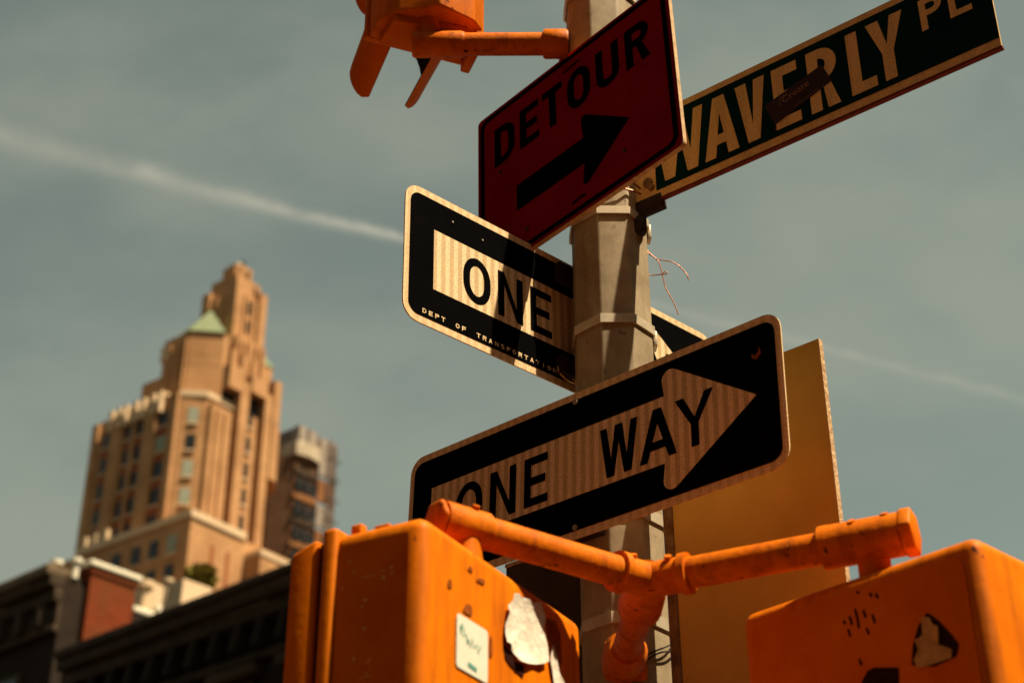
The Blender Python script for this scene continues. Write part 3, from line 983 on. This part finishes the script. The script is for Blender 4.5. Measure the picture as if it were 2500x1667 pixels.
for z, h, w in ((4.165, .022, .002), (3.655, .020, 0), (3.548, .018, .002), (3.288, .020, .003), (2.872, .022, .002), (2.668, .022, .002)):
    strap(z, h, w)
# buckles on the right-hand side of the straps
for z in (3.548, 3.288):
    b_ = box('buckle', 'band', pole, AP + .003, AP + .012, -0.012, 0.016, z - .02, z + .014, .002)
MB().tube([(cos(t) * (AP + .011), sin(t) * (AP + .011), 3.622 + .006 * sin(3 * t)) for t in [i * 2 * pi / 24 for i in range(25)]], .0022, 6).build('tie_wire', 'copper_wire', pole)
MB().tube([(cos(t) * (AP + .011), sin(t) * (AP + .011), 3.607 + .007 * sin(2 * t + 1)) for t in [i * 2 * pi / 24 for i in range(25)]], .0022, 6).build('tie_wire', 'copper_wire', pole)
MB().tube([(cos(t) * (AP + .012), sin(t) * (AP + .012), 2.655 + .045 * t) for t in [-1.35 + i * 2.7 / 24 for i in range(25)]], .0017, 6).build('tie_wire', 'bracket', pole)
MB().tube([(cos(t) * (AP + .012), sin(t) * (AP + .012), 2.640 + .040 * t + .004 * sin(5 * t)) for t in [-1.35 + i * 2.7 / 24 for i in range(25)]], .0017, 6).build('tie_wire', 'bracket', pole)


def wire(name, pts, r, mat, label, sub=6):
    P = [Vector(p) for p in pts]
    out = []
    for i in range(len(P) - 1):
        p0, p1, p2, p3 = P[max(i - 1, 0)], P[i], P[i + 1], P[min(i + 2, len(P) - 1)]
        for k in range(sub):
            t = k / sub
            out.append(0.5 * ((2 * p1) + (p2 - p0) * t + (2 * p0 - 5 * p1 + 4 * p2 - p3) * t * t + (3 * p1 - p0 - 3 * p2 + p3) * t ** 3))
    out.append(P[-1])
    o = MB().tube(out, r, 8).build(name, mat, None, smooth=True)
    return tag(o, label, 'wire')


wire('loose_wire', [(0.2815, 2.80, 3.5146), (0.2846, 2.80, 3.5063), (0.2998, 2.80, 3.4884), (0.3155, 2.8, 3.4829), (0.3313, 2.8, 3.4801), (0.3446, 2.8, 3.4718), (0.3531, 2.8, 3.4623), (0.3625, 2.8, 3.4474), (0.3658, 2.8, 3.4339)],
     .0012, 'copper_wire', 'thin copper wire curling off the pole and over to the side')
wire('loose_wire', [(0.2834, 2.82, 3.5251), (0.2864, 2.82, 3.5154), (0.3041, 2.82, 3.4988), (0.3102, 2.82, 3.4837), (0.313, 2.82, 3.47), (0.318, 2.82, 3.4347), (0.3229, 2.82, 3.4186), (0.329, 2.82, 3.4051), (0.3379, 2.82, 3.3811), (0.3418, 2.82, 3.3631)],
     .0012, 'copper_wire', 'long thin copper wire hanging down beside the pole')
wire('loose_wire', [(0.2784, 2.78, 3.4416), (0.2811, 2.78, 3.4363), (0.2888, 2.78, 3.4335), (0.307, 2.78, 3.4361), (0.3152, 2.78, 3.4415), (0.3185, 2.78, 3.4409), (0.3193, 2.78, 3.4382), (0.3149, 2.78, 3.4356), (0.3047, 2.78, 3.4353)],
     .0012, 'copper_wire', 'short copper wire with a looped end sticking out of the pole')

# ------------------------------------------------------------------ ONE WAY signs
SW, SH = 0.9144, 0.3048


def one_way(q, label, dx, shaft0, small):
    r = empty('one_way_sign', sign_frame(q, SW, SH), label, 'sign', 'one way signs')
    rounded_plate('plate', 'plate', r, SW, SH, 0.036, 0.003)
    flat('black_field', 'black', r, [(rrect(.0125, .0155, SW - .0125, SH - .0155, .024), [])], .0006, SH)
    c = round_poly([(shaft0, .084), (.659, .084), (.650, .0125), (.8574, .152), (.648, .2945), (.657, .2195), (shaft0, .2195)], [0, 0, .019, 0, .019, 0, 0], 8)
    flat('arrow', 'stripe', r, [(c, [])], .0012, SH)
    for ch, a, b in (('O', .137, .2095), ('N', .2298, .2985), ('E', .3200, .3800)):
        flat('letter', 'black', r, letter(ch, a + dx, b + dx, .1035, .2072, .0172), .0018, SH)
    for ch, a, b in (('W', .5085, .5972), ('A', .6005, .6843), ('Y', .6826, .7678)):
        flat('letter', 'black', r, letter(ch, a, b, .1040, .2075, .0172), .0018, SH)
    if small:
        for ch, u in [(c_, .0475 + .0157 * i) for i, c_ in enumerate('DEPT')] + [('O', .1312), ('F', .1475)] + [(c_, .1854 + .0160 * i) for i, c_ in enumerate('TRANSPORTATION')]:
            flat('small_letter', 'plate', r, letter(ch, u, u + .0098, .2712, .2812, .0021), .0012, SH)
    mb = MB()
    for v in (.0213, .2834):
        disc(mb, .4485, SH - v, -0.004, .001, .0055)
    mb.build('bolts', 'bolt', r)
    return r


front = one_way((-0.20984, 3.01263, 1.47599, -0.73562, -0.00822, -0.02944), 'shaded ONE WAY arrow sign mounted in front of the pole above the orange bracket', 0, .066, False)
left = one_way((-0.20472, 2.53773, 1.85102, 0.76248, 0.01175, 0.003), 'sunlit ONE WAY sign behind the pole with DEPT OF TRANSPORTATION lettering', .0125, .073, True)
# mounting channels
MB().box(.405, .50, .0035, .022, .0, SH).build('mounting_channel', 'bracket', front)
MB().box(.40, .51, -.022, -.0035, .02, .06).build('mounting_channel', 'bracket', left)
MB().box(.40, .51, -.022, -.0035, .24, .28).build('mounting_channel', 'bracket', left)
mb = MB()
disc(mb, .20, SH - .052, -.003, .001, .0022)
disc(mb, .12, SH - .045, -.003, .001, .0022)
mb.build('rivets', 'bolt', left)
mb = MB()
mb.add([(.852, -.0012, SH - .068), (.858, -.0012, SH - .075), (.866, -.0012, SH - .070), (.868, -.0012, SH - .060), (.872, -.0012, SH - .074), (.862, -.0012, SH - .084), (.853, -.0012, SH - .078)], [(0, 1, 2, 3, 4, 5, 6)])
mb.build('scratch', 'rust_residue', front)


def uvp(m, h, pts, out=.006):
    return [m.matrix_world @ Vector((u, -out, h - v)) for u, v in pts]


bpy.context.view_layer.update()
wire('tie_wire', uvp(left, SH, [(.3978, .2705), (.4014, .2821), (.4212, .291), (.4454, .2919), (.4826, .2833), (.4952, .2797)], .010), .0018, 'brass_wire', 'lower strand of brass tie wire at the corner of the sunlit ONE WAY sign')
wire('tie_wire', uvp(left, SH, [(.4023, .2542), (.4084, .2519), (.4161, .2637), (.4297, .2782), (.4535, .2922), (.4699, .2928), (.4827, .2816)], .012), .0018, 'brass_wire', 'upper looped strand of brass tie wire at the corner of the sunlit ONE WAY sign')

# ------------------------------------------------------------------ DETOUR sign
DW, DH = 0.5851, 0.4690
det = empty('detour_sign', sign_frame((-0.07605, 2.93735, 2.30058, -0.81544, 0.08124, -0.0614), DW, DH), 'dark red DETOUR sign with black arrow in shade', 'sign')
rounded_plate('plate', 'detour_edge', det, DW, DH, .012, .010)
flat('red_face', 'detour', det, [(rrect(0.001, .001, DW - .001, DH - .001, .012), [])], .0006, DH)
flat('border', 'black', det, [(rrect(.009, .009, DW - .009, DH - .009, .026), [rrect(.022, .022, DW - .022, DH - .022, .018)])], .0012, DH)
for ch, a, b in (('D', .0555, .1206), ('E', .1375, .1980), ('T', .2099, .2711), ('O', .2862, .3547), ('U', .3724, .4391), ('R', .4579, .5250)):
    flat('letter', 'black', det, letter(ch, a, b, .0635, .1775, .0205), .0012, DH)
c = round_poly([(.1235, .2725), (.3255, .2725), (.3195, .1995), (.4560, .3065), (.3170, .4140), (.3255, .3440), (.1235, .3440)], [0, 0, .010, 0, .010, 0, 0], 6)
flat('arrow', 'black', det, [(c, [])], .0012, DH)
flat('scratch', 'black', det, [(thick_line([(.2775, .048), (.30, .0445), (.326, .0425)], .006), []), (thick_line([(.285, .430), (.31, .425), (.325, .428)], .007), [])], .0012, DH)
mb = MB()
for u, v in ((.4367, .3857), (.1528, .4134), (.075, .20)):
    disc(mb, u, DH - v, -.003, .0, .0042)
mb.build('bolts', 'bracket', det)
MB().box(.27, .32, .0105, .030, .12, DH - .05).build('mounting_channel', 'bracket', det)

# ------------------------------------------------------------------ street name sign
WK = 0.95
WW, WH = 0.7936, 0.2286
wav = empty('street_name_sign', sign_frame((0.31537 * WK, 2.84849 * WK, 2.25336 * WK, -0.67905, -0.00223, -0.00086), WW * WK, WH * WK) @ Matrix.Scale(WK, 4), 'green street name sign reading WAVERLY PL with cream border', 'sign')
MB().box(0, WW, 0, .004, 0.0, WH).build('plate', 'wcream', wav)
flat('green_field', 'green', wav, [([(0.001, .0165), (WW - .001, .0165), (WW - .001, .2090), (0.001, .2090)], [])], .0006, WH)
for ch, a, b in (('W', .004, .132), ('A', .1294, .2147), ('V', .2150, .2880), ('E', .3050, .3655), ('R', .3885, .4560), ('L', .4815, .5390), ('Y', .5280, .6109)):
    flat('letter', 'wcream', wav, letter(ch, a, b, .0360, .1938, .0255), .0012, WH)
for ch, a, b in (('P', .6462, .6940), ('L', .7072, .7530)):
    flat('letter', 'wcream', wav, letter(ch, a, b, .0360, .1145, .0140), .0012, WH)
MB().box(-.002, WW + .001, -.001, .009, -.0065, -.0005).build('lower_rail', 'rail', wav)
# bracket: tan end plate and a dark cast clamp below it
MB().box(-.085, -.001, .002, .012, .012, WH - .01).build('end_plate', 'wcream', wav)
MB().prism([(-.098, .0), (.018, .0), (.018, .014), (-.098, .014)], -.028, .012, [(-.098, -.003), (.012, -.003), (.012, .017), (-.098, .017)]).build('bracket_shoe', 'bracket', wav, .003)
MB().prism([(-.10, -.010), (-.045, -.010), (-.030, .004), (-.045, .020), (-.10, .020)], -.070, -.027).build('bracket_clamp', 'bracket', wav, .006)
mb = MB()
disc(mb, -.02, .05, -.004, .004, .012)
disc(mb, -.012, .035, -.005, .004, .008)
mb.build('rust_lump', 'batten', wav)
mb = MB()
disc(mb, .158, WH - .192, -.003, 0, .0016)
disc(mb, .303, WH - .187, -.003, 0, .0018)
mb.build('rivets', 'rail', wav)

# sticker across the E and R
sq = [(.2815, .1190), (.4229, .0811), (.4420, .1320), (.3035, .1790)]
stk = empty('sticker', wav.matrix_world.copy(), 'dark brown sticker printed Create stuck over the E and R of the green sign', 'sticker')
flat('paper', 'sticker_brown', stk, [(sq, [])], .0020, WH)
ang = atan2(.0811 - .1190, .4229 - .2815)


def text_part(body, size, u, v, a, parent, h, depth, mat):
    cu = bpy.data.curves.new('tmp', 'FONT')
    cu.body = body
    cu.size = size
    ob = bpy.data.objects.new('tmp', cu)
    COL.objects.link(ob)
    bpy.context.view_layer.update()
    me = bpy.data.meshes.new_from_object(ob.evaluated_get(bpy.context.evaluated_depsgraph_get()))
    bpy.data.objects.remove(ob)
    me.materials.clear()
    for vv in me.vertices:
        x, y = vv.co.x, vv.co.y
        uu, v2 = u + x * cos(a) + y * sin(a), v + x * sin(a) - y * cos(a)
        vv.co = (uu, -depth, h - v2)
    return link('print', me, mat, parent)


text_part('Create', .024, .3265, .1345, ang, stk, WH, .0026, 'sticker_print')
text_part('Create', .021, .3320, .1500, ang, stk, WH, .0026, 'sticker_brown')
flat('rays', 'sticker_print', stk, [(thick_line([(.331 + .0105 * cos(t), .1275 + .0105 * sin(t)), (.331 + .0155 * cos(t), .1275 + .0155 * sin(t))], .0012), []) for t in [pi * .75 + i * pi / 7 for i in range(7)]], .0026, WH)
flat('print_line', 'sticker_print', stk, [(thick_line([(.350, .1560), (.412, .1375)], .0008), [])], .0026, WH)

# ------------------------------------------------------------------ plain tan board on the pole
BYAW = rad(-41)
bn = Vector((sin(BYAW), -cos(BYAW), 0))
bt = Vector((cos(BYAW), sin(BYAW), 0))
bo = Vector((PX, PY, 0)) + bn * 0.02 + bt * 0.135
board = empty('plywood_board', loc_mat(bo.x, bo.y, 2.05, BYAW), 'plain tan board fixed to the pole behind the ONE WAY sign', 'board')
MB().box(0, .335, 0, .012, 0, 1.047).build('face', 'plywood', board)
MB().box(.3352, .3362, -.0005, .0125, 0, 1.047).build('edge_strip', 'ply_edge', board)
MB().box(-.020, -.001, -.006, .016, 0, 1.03).build('batten', 'batten', board, .003)

# ------------------------------------------------------------------ dark sheet-metal plate on the far side of the pole
DY = rad(-42)
dn, dt = Vector((sin(DY), -cos(DY), 0)), Vector((cos(DY), sin(DY), 0))
dpo = Vector((PX, PY, 0)) - dn * .01
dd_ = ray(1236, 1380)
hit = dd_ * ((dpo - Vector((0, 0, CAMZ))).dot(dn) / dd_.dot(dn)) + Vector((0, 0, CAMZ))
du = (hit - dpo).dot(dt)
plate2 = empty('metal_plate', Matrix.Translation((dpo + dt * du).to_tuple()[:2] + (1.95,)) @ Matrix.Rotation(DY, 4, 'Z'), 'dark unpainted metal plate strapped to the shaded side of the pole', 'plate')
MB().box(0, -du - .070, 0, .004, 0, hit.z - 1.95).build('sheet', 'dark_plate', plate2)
MB().box(0, -du - .070, -.004, 0, hit.z - 1.95 - .006, hit.z - 1.95 + .001).build('lit_edge', 'ply_edge', plate2)  # tan strip painting the light caught along the top edge
mb = MB()
for z_ in (.10, .55):
    disc(mb, -du - .10, z_, -.006, 0, .006)
mb.build('bolts', 'bolt', plate2)

# ------------------------------------------------------------------ pedestrian signals
def ped_signal(mat4, x0, x1, depth, label, visor):
    r = empty('pedestrian_signal', mat4, label, 'signal', 'orange pedestrian signals')
    H = .47
    MB().box(x0, x1, 0, depth, -H, 0).build('housing', 'orange', r, .021, 5)
    # door flange at the front
    MB().box(x0 - .006, x1 + .006, depth - .014, depth + .010, -H - .006, .007).build('door_flange', 'orange', r, .008, 4)
    # black filler painting in the dark gap, then the visor
    if visor:
        MB().box(x0 + .006, x1 - .006, depth + .010, depth + .019, -H + .01, -.01).build('gap_fill', 'visor_inside', r)
        vs = MB().add([(x0 - .004, depth + .019, -.004), (x1 + .004, depth + .019, -.004), (x1 + .004, depth + .062, -.020), (x0 - .004, depth + .062, -.020),
                       (x0 - .004, depth + .019, -H), (x1 + .004, depth + .019, -H), (x1 + .004, depth + .062, -H), (x0 - .004, depth + .062, -H)],
                      [(0, 1, 2, 3), (4, 7, 6, 5), (0, 4, 5, 1), (1, 5, 6, 2), (2, 6, 7, 3), (3, 7, 4, 0)])
        vs.build('visor', 'orange_shade', r, .006, 3)
    mb = MB()
    for x in (x0 + .06, x1 - .06):
        mb.box(x - .012, x + .012, depth - .05, depth - .015, -.002, .016)
    mb.build('latch_lugs', 'orange', r, .003)
    mb = MB()
    mb.box(x0 + .03, x0 + .045, depth - .03, depth - .012, 0.0, .022)
    mb.box(x0 + .030, x0 + .050, depth - .075, depth - .05, -.002, .013)
    mb.build('hinge_knobs', 'orange_rust', r, .003)
    return r


pedL = ped_signal(loc_mat(-0.116, 1.944, 0.878 + CAMZ, rad(61.6)), 0, .47, .150, 'orange pedestrian signal with white paper stickers on its sunlit back', True)
pedR = ped_signal(loc_mat(0.625, 2.004, 0.872 + CAMZ, rad(-47)), -.415, 0, .20, 'orange pedestrian signal with shaded back showing a torn cream sticker', False)
# chipped paint patch, base orange deepened for shade, on the shaded side of the left one (local x = 0 face)
rp = rrect(.023, .023, .150 - .018, .44, .006)
me = bpy.data.meshes.new('chipped_panel')
me.from_pydata([(-.0012, y, -z) for y, z in rp], [], [tuple(range(len(rp)))])
link('chipped_panel', me, 'orange_shade_chipped', pedL)
M['fleck'] = material('bare_paint', (0.90, 0.52, 0.17), 0.7, 0.05, var=0.4, scale=90)
fr = random.Random(11)
for k in range(26):
    y0, z0 = fr.uniform(.045, .125), .045 + .40 * fr.random() ** 1.5
    a, b = fr.uniform(.0012, .0035), fr.uniform(.0010, .0032)
    if k % 6 == 0:
        a, b = fr.uniform(.008, .016), .0009
    pts = [(y0 + a * cos(t) * fr.uniform(.7, 1.2), z0 + b * sin(t) * fr.uniform(.7, 1.2)) for t in [i * 2 * pi / 9 for i in range(9)]]
    me = bpy.data.meshes.new('paint_fleck')
    me.from_pydata([(-.0020, y, -z) for y, z in pts], [], [tuple(range(9))])
    link('paint_fleck', me, 'fleck', pedL)
# thin sheet over the right one's back, orange deepened for its shade
rp = rrect(-.392, .024, -.024, .44, .02)
me = bpy.data.meshes.new('back_shade_sheet')
me.from_pydata([(x, -.0012, -z) for x, z in rp], [], [tuple(range(len(rp)))])
link('back_shade_sheet', me, 'orange_shade', pedR)


def paper(name, mat, host, pts, depth, label, cat='sticker', curl=0.0):
    o = empty(name, host.matrix_world.copy(), label, cat)
    if curl:
        # torn sheet: middle stuck down, edge lifted unevenly
        cr_ = random.Random(len(pts))
        cx_ = sum(p[0] for p in pts) / len(pts)
        cy_ = sum(p[1] for p in pts) / len(pts)
        n_ = len(pts)
        lift = [cr_.random() ** 2 * curl for _ in pts]
        vs_ = [(cx_, -depth, -cy_)] + [(cx_ + (u - cx_) * .7, -depth, -(cy_ + (v - cy_) * .7)) for u, v in pts] + [(u, -depth - l_, -v) for (u, v), l_ in zip(pts, lift)]
        fs_ = [(0, 1 + (i + 1) % n_, 1 + i) for i in range(n_)] + [(1 + i, 1 + (i + 1) % n_, 1 + n_ + (i + 1) % n_, 1 + n_ + i) for i in range(n_)]
        MB().add(vs_, fs_).build('paper', mat, o, smooth=True)
        return o
    flat('paper', mat, o, [(pts, [])], depth, 0.0)
    return o


bpy.context.view_layer.update()
ws = paper('sticker', 'paper2', pedL, rrect(.084, .112, .168, .186, .006), .002, 'white rounded sticker with teal scribble on the sunlit orange signal back')
flat('scribble', 'teal_ink', ws, [(thick_line([(.092, .128), (.094, .140), (.098, .124), (.103, .130), (.100, .142), (.108, .134), (.112, .148)], .0026), []),
                                  (thick_line([(.114, .140), (.120, .150), (.124, .136), (.130, .148), (.137, .140), (.141, .152), (.147, .140)], .0026), []),
                                  ([(.114, .171), (.137, .173), (.137, .179), (.114, .177)], [])], .0028, 0.0)
tp = [(.235, .035), (.248, .031), (.26, .030), (.278, .031), (.294, .029), (.312, .022), (.325, .017), (.330, .038), (.332, .059), (.337, .082), (.340, .103), (.322, .112), (.301, .119), (.272, .127), (.246, .131), (.240, .122), (.23, .120), (.222, .114), (.214, .113), (.212, .100), (.214, .087), (.217, .070), (.222, .057), (.230, .047)]
paper('sticker', 'paper', pedL, tp, .0035, 'large torn white paper sticker on the sunlit orange signal back', curl=.007)
paper('sticker', 'paper', pedL, [(.359, .071), (.364, .080), (.369, .09), (.380, .108), (.388, .121), (.392, .16), (.372, .16), (.362, .131), (.353, .110), (.349, .096)], .0035, 'narrow torn white paper scrap beside the large torn sticker', curl=.006)
paper('tear_mark', 'dark_residue', pedL, [(.214, .115), (.234, .123), (.246, .132), (.273, .128), (.271, .147), (.25, .144), (.232, .140), (.218, .134)], .002, 'dark glue residue under the large torn white sticker', 'stain')
paper('tear_mark', 'rust_residue', pedL, [(.345, .035), (.372, .030), (.388, .045), (.392, .09), (.381, .10), (.374, .086), (.362, .068), (.350, .062)], .002, 'rusty glue residue above the narrow paper scrap', 'stain')
for k, (u, v, w_, h_, a) in enumerate(((.12, .038, .006, .005, 0), (.15, .045, .012, .005, .6), (.066, .078, .005, .008, 0), (.115, .098, .012, .010, .3), (.178, .13, .004, .02, 0))):
    pts = [(u + w_ * cos(t + a) * (1 + .2 * sin(3 * t)), v + h_ * sin(t) * (1 + .25 * cos(2 * t))) for t in [i * 2 * pi / 12 for i in range(12)]]
    flat('paint_chip', 'rust_residue', pedL, [(pts, [])], .0016, 0.0)
cr = [(-.1, .094), (-.093, .096), (-.087, .098), (-.083, .109), (-.075, .114), (-.077, .13), (-.08, .145), (-.07, .147), (-.06, .15), (-.062, .161), (-.09, .163), (-.115, .162), (-.119, .151), (-.109, .137), (-.113, .124), (-.105, .123), (-.101, .118), (-.1, .104)]
paper('sticker', 'cream_paper', pedR, cr, .0032, 'torn cream sticker remnant on the shaded back of an orange signal', curl=.004)
paper('tear_mark', 'dark_residue', pedR, [(-.106, .104), (-.090, .090), (-.074, .106), (-.057, .131), (-.049, .146), (-.055, .161), (-.091, .166), (-.125, .155), (-.119, .128)], .0022, 'dark residue round the torn cream sticker', 'stain')
paper('tear_mark', 'dark_residue', pedR, [(-.196, .145), (-.186, .143), (-.146, .153), (-.150, .19), (-.21, .175), (-.208, .158)], .0022, 'black square patch low on the shaded orange signal back', 'stain')
for (u, v, l) in ((-.227, .064, .006), (-.216, .060, .014), (-.205, .052, .030), (-.192, .058, .012), (-.178, .068, .014), (-.221, .078, .012), (-.190, .085, .010), (-.168, .040, .008), (-.178, .036, .007), (-.208, .125, .010), (-.199, .028, .004)):
    flat('paint_scratch', 'dark_residue', pedR, [(thick_line([(u, v), (u + .002, v + l * .5), (u + .003, v + l)], .0035), [])], .0022, 0.0)

# ------------------------------------------------------------------ orange bracket arms
ARM = 2.579
hub = Vector((0.208, 2.315, ARM))
br_ = empty('signal_bracket', loc_mat(PX, PY, 0), 'orange tubular Y bracket joining the pole to both pedestrian signals', 'bracket')


def W2(v):
    return Vector(v) - Vector((PX, PY, 0))


def tubes(name, pts, r, mat='orange_rust', seg=20):
    return MB().tube([W2(p) for p in pts], r, seg).build(name, mat, br_, smooth=True)


def hexcap(name, p, d, r, l, mat='orange_rust', seg=6):
    p, d = Vector(p), Vector(d).normalized()
    return MB().tube([W2(p), W2(p + d * l)], r, seg).build(name, mat, br_, .004, 2)


Lend = Vector((-0.090, 2.094, ARM))
Rend = Vector((0.486, 2.178, ARM))
dl, dr = (Lend - hub).normalized(), (Rend - hub).normalized()
tubes('arm_tube', [hub, Lend + dl * 0.012], .0245)
tubes('arm_tube', [hub, Rend], .0245)
# sleeve at the hub
tubes('hub_sleeve', [hub + dl * 0.055, hub + dl * 0.01, hub + dr * 0.01, hub + dr * 0.060], .0275)
tubes('collar', [hub + dl * 0.052, hub + dl * 0.064], .0325)
tubes('collar', [hub + dr * 0.056, hub + dr * 0.068], .0325)
stem_end = Vector((0.190, 2.705, ARM + .002))
ds = (stem_end - hub).normalized()
tubes('hub_boss', [hub + Vector((0, -.02, 0)), hub + ds * .05, hub + ds * .115], [.026, .034, .036])
tubes('stem_tube', [hub + ds * .11, stem_end], .0245)
tubes('stem_collar', [stem_end - ds * .085, stem_end - ds * .065, stem_end - ds * .02, stem_end + ds * .02], [.030, .038, .038, .034])
MB().box(-.045, .030, -.098, -.080, ARM - .030, ARM + .040).build('pole_shoe', 'orange_rust', br_, .006)
# ends: elbow fittings over the signals
tubes('elbow', [Lend - dl * .06, Lend + dl * .016], .0290)
hexcap('end_cap', Lend + dl * .016, dl, .030, .010, seg=6)
Ld = Vector((-0.066, 2.112, ARM))
MB().tube([W2(Ld), W2(Ld + Vector((0, 0, -.03))), W2(Ld + Vector((0, 0, -.085)))], [.020, .021, .029], 16).build('drop_nipple', 'orange', br_, smooth=True)
tubes('elbow', [Rend - dr * .03, Rend + dr * .085], .0325)
hexcap('end_cap', Rend + dr * .085, dr, .037, .02, seg=6)
Rd = Rend + dr * .030 + Vector((.012, .011, 0))
MB().tube([W2(Rd), W2(Rd + Vector((0, 0, -.03))), W2(Rd + Vector((0, 0, -.085)))], [.024, .024, .024], 20).build('drop_nipple', 'orange', br_, smooth=True)
for p_, d_ in ((Rend + dr * .02, Vector((-.35, -.6, .72))), (Rend + dr * .065, Vector((-.2, -.5, .85))), (Lend - dl * .035, Vector((.3, -.5, .8))), (hub + dl * .03, Vector((0, -.6, .8))), (hub + dr * .035, Vector((-.1, -.7, .7)))):
    d_ = d_.normalized()
    MB().tube([W2(p_ + d_ * .024), W2(p_ + d_ * .0345)], .0062, 6).build('set_screw', 'orange_rust', br_)
tubes('collar', [Rend - dr * .034, Rend - dr * .022], .033)

# ------------------------------------------------------------------ traffic signal at the top with its arm
SYAW = rad(22)
SK = 0.972
sig = empty('traffic_signal', loc_mat(-.19 * SK + .008, 2.80 * SK, 2.475 * SK + CAMZ, SYAW) @ Matrix.Scale(SK, 4), 'orange traffic signal head with long visors on a side arm at the pole top', 'signal')
foot = [(-.120, .090), (-.120, .034), (-.086, -.019), (-.026, -.054), (-.004, -.074), (.087, -.051), (.116, -.025), (.120, .090)]
for k in range(3):
    z0 = k * .262
    MB().prism(foot, z0, z0 + .256).build('housing', 'orange', sig, .006, 3)
    MB().box(-.128, .128, .092, .112, z0 + .003, z0 + .253).build('door', 'orange', sig, .006, 3)
    MB().tube([(0, .1125, z0 + .128), (0, .119, z0 + .128)], .098, 28).build('lens', 'lens', sig)
    # tunnel visor, open along the bottom
    vs_o, vs_i, n, nl = [], [], 30, 6
    R_ = .104
    for i in range(n + 1):
        ph = rad(-150 + 300 * i / n)
        Lf = .235 - .05 * max(0, cos(ph))
        if abs(ph) > rad(138):
            Lf -= .02 * (abs(ph) - rad(138)) / rad(12)
        for j in range(nl + 1):
            y = .113 + Lf * j / nl
            dz_ = -.10 * (Lf * j / nl)
            rr_ = R_ * (1 - .10 * j / nl)
            vs_o.append((rr_ * sin(ph), y, z0 + .128 + dz_ + rr_ * cos(ph)))
            vs_i.append(((rr_ - .0025) * sin(ph), y, z0 + .128 + dz_ + (rr_ - .0025) * cos(ph)))
    fo_, fi_ = [], []
    for i in range(n):
        for j in range(nl):
            a = i * (nl + 1) + j
            fo_.append((a, a + 1, a + nl + 2, a + nl + 1))
    v_ = MB().add(vs_o, fo_).build('visor', 'orange_shade', sig, smooth=True)
    MB().add(vs_i, fo_).build('visor_lining', 'visor_inside', v_, smooth=True)
MB().prism([(.100, -.03), (.122, -.02), (.126, .09), (.104, .09)], -.035, .60).build('hinge_flange', 'orange', sig, .004)
MB().prism([(-.09, -.01), (.08, -.03), (.10, .08), (-.10, .08)], -.022, -.001).build('bottom_pan', 'orange_shade', sig, .004)
# side arm
AZ = 2.41 * SK + CAMZ
arm = empty('pipe_bracket', loc_mat(PX, PY * SK, 0), 'short orange pipe arm clamping the traffic signal to the pole', 'bracket')
MB().tube([(-.085, 0, AZ), (-.31, 0, AZ)], .0255, 20).build('pipe', 'orange_rust', arm, smooth=True)
MB().tube([(-.078, 0, AZ), (-.084, 0, AZ), (-.128, 0, AZ), (-.133, 0, AZ)], [.030, .033, .033, .029], 20).build('pipe_collar', 'orange_rust', arm, smooth=True)
MB().tube([(-.305, 0, AZ), (-.312, 0, AZ), (-.415, 0, AZ), (-.420, 0, AZ)], [.027, .0295, .0295, .026], 20).build('elbow', 'orange_rust', arm, smooth=True)
MB().tube([(-.385, 0, AZ - .01), (-.388, .004, AZ + .075)], .027, 16).build('riser', 'orange_rust', arm, smooth=True)
MB().box(-.096, -.076, .030, .095, AZ - .030, AZ + .065).build('pole_shoe', 'orange_rust', arm, .005)
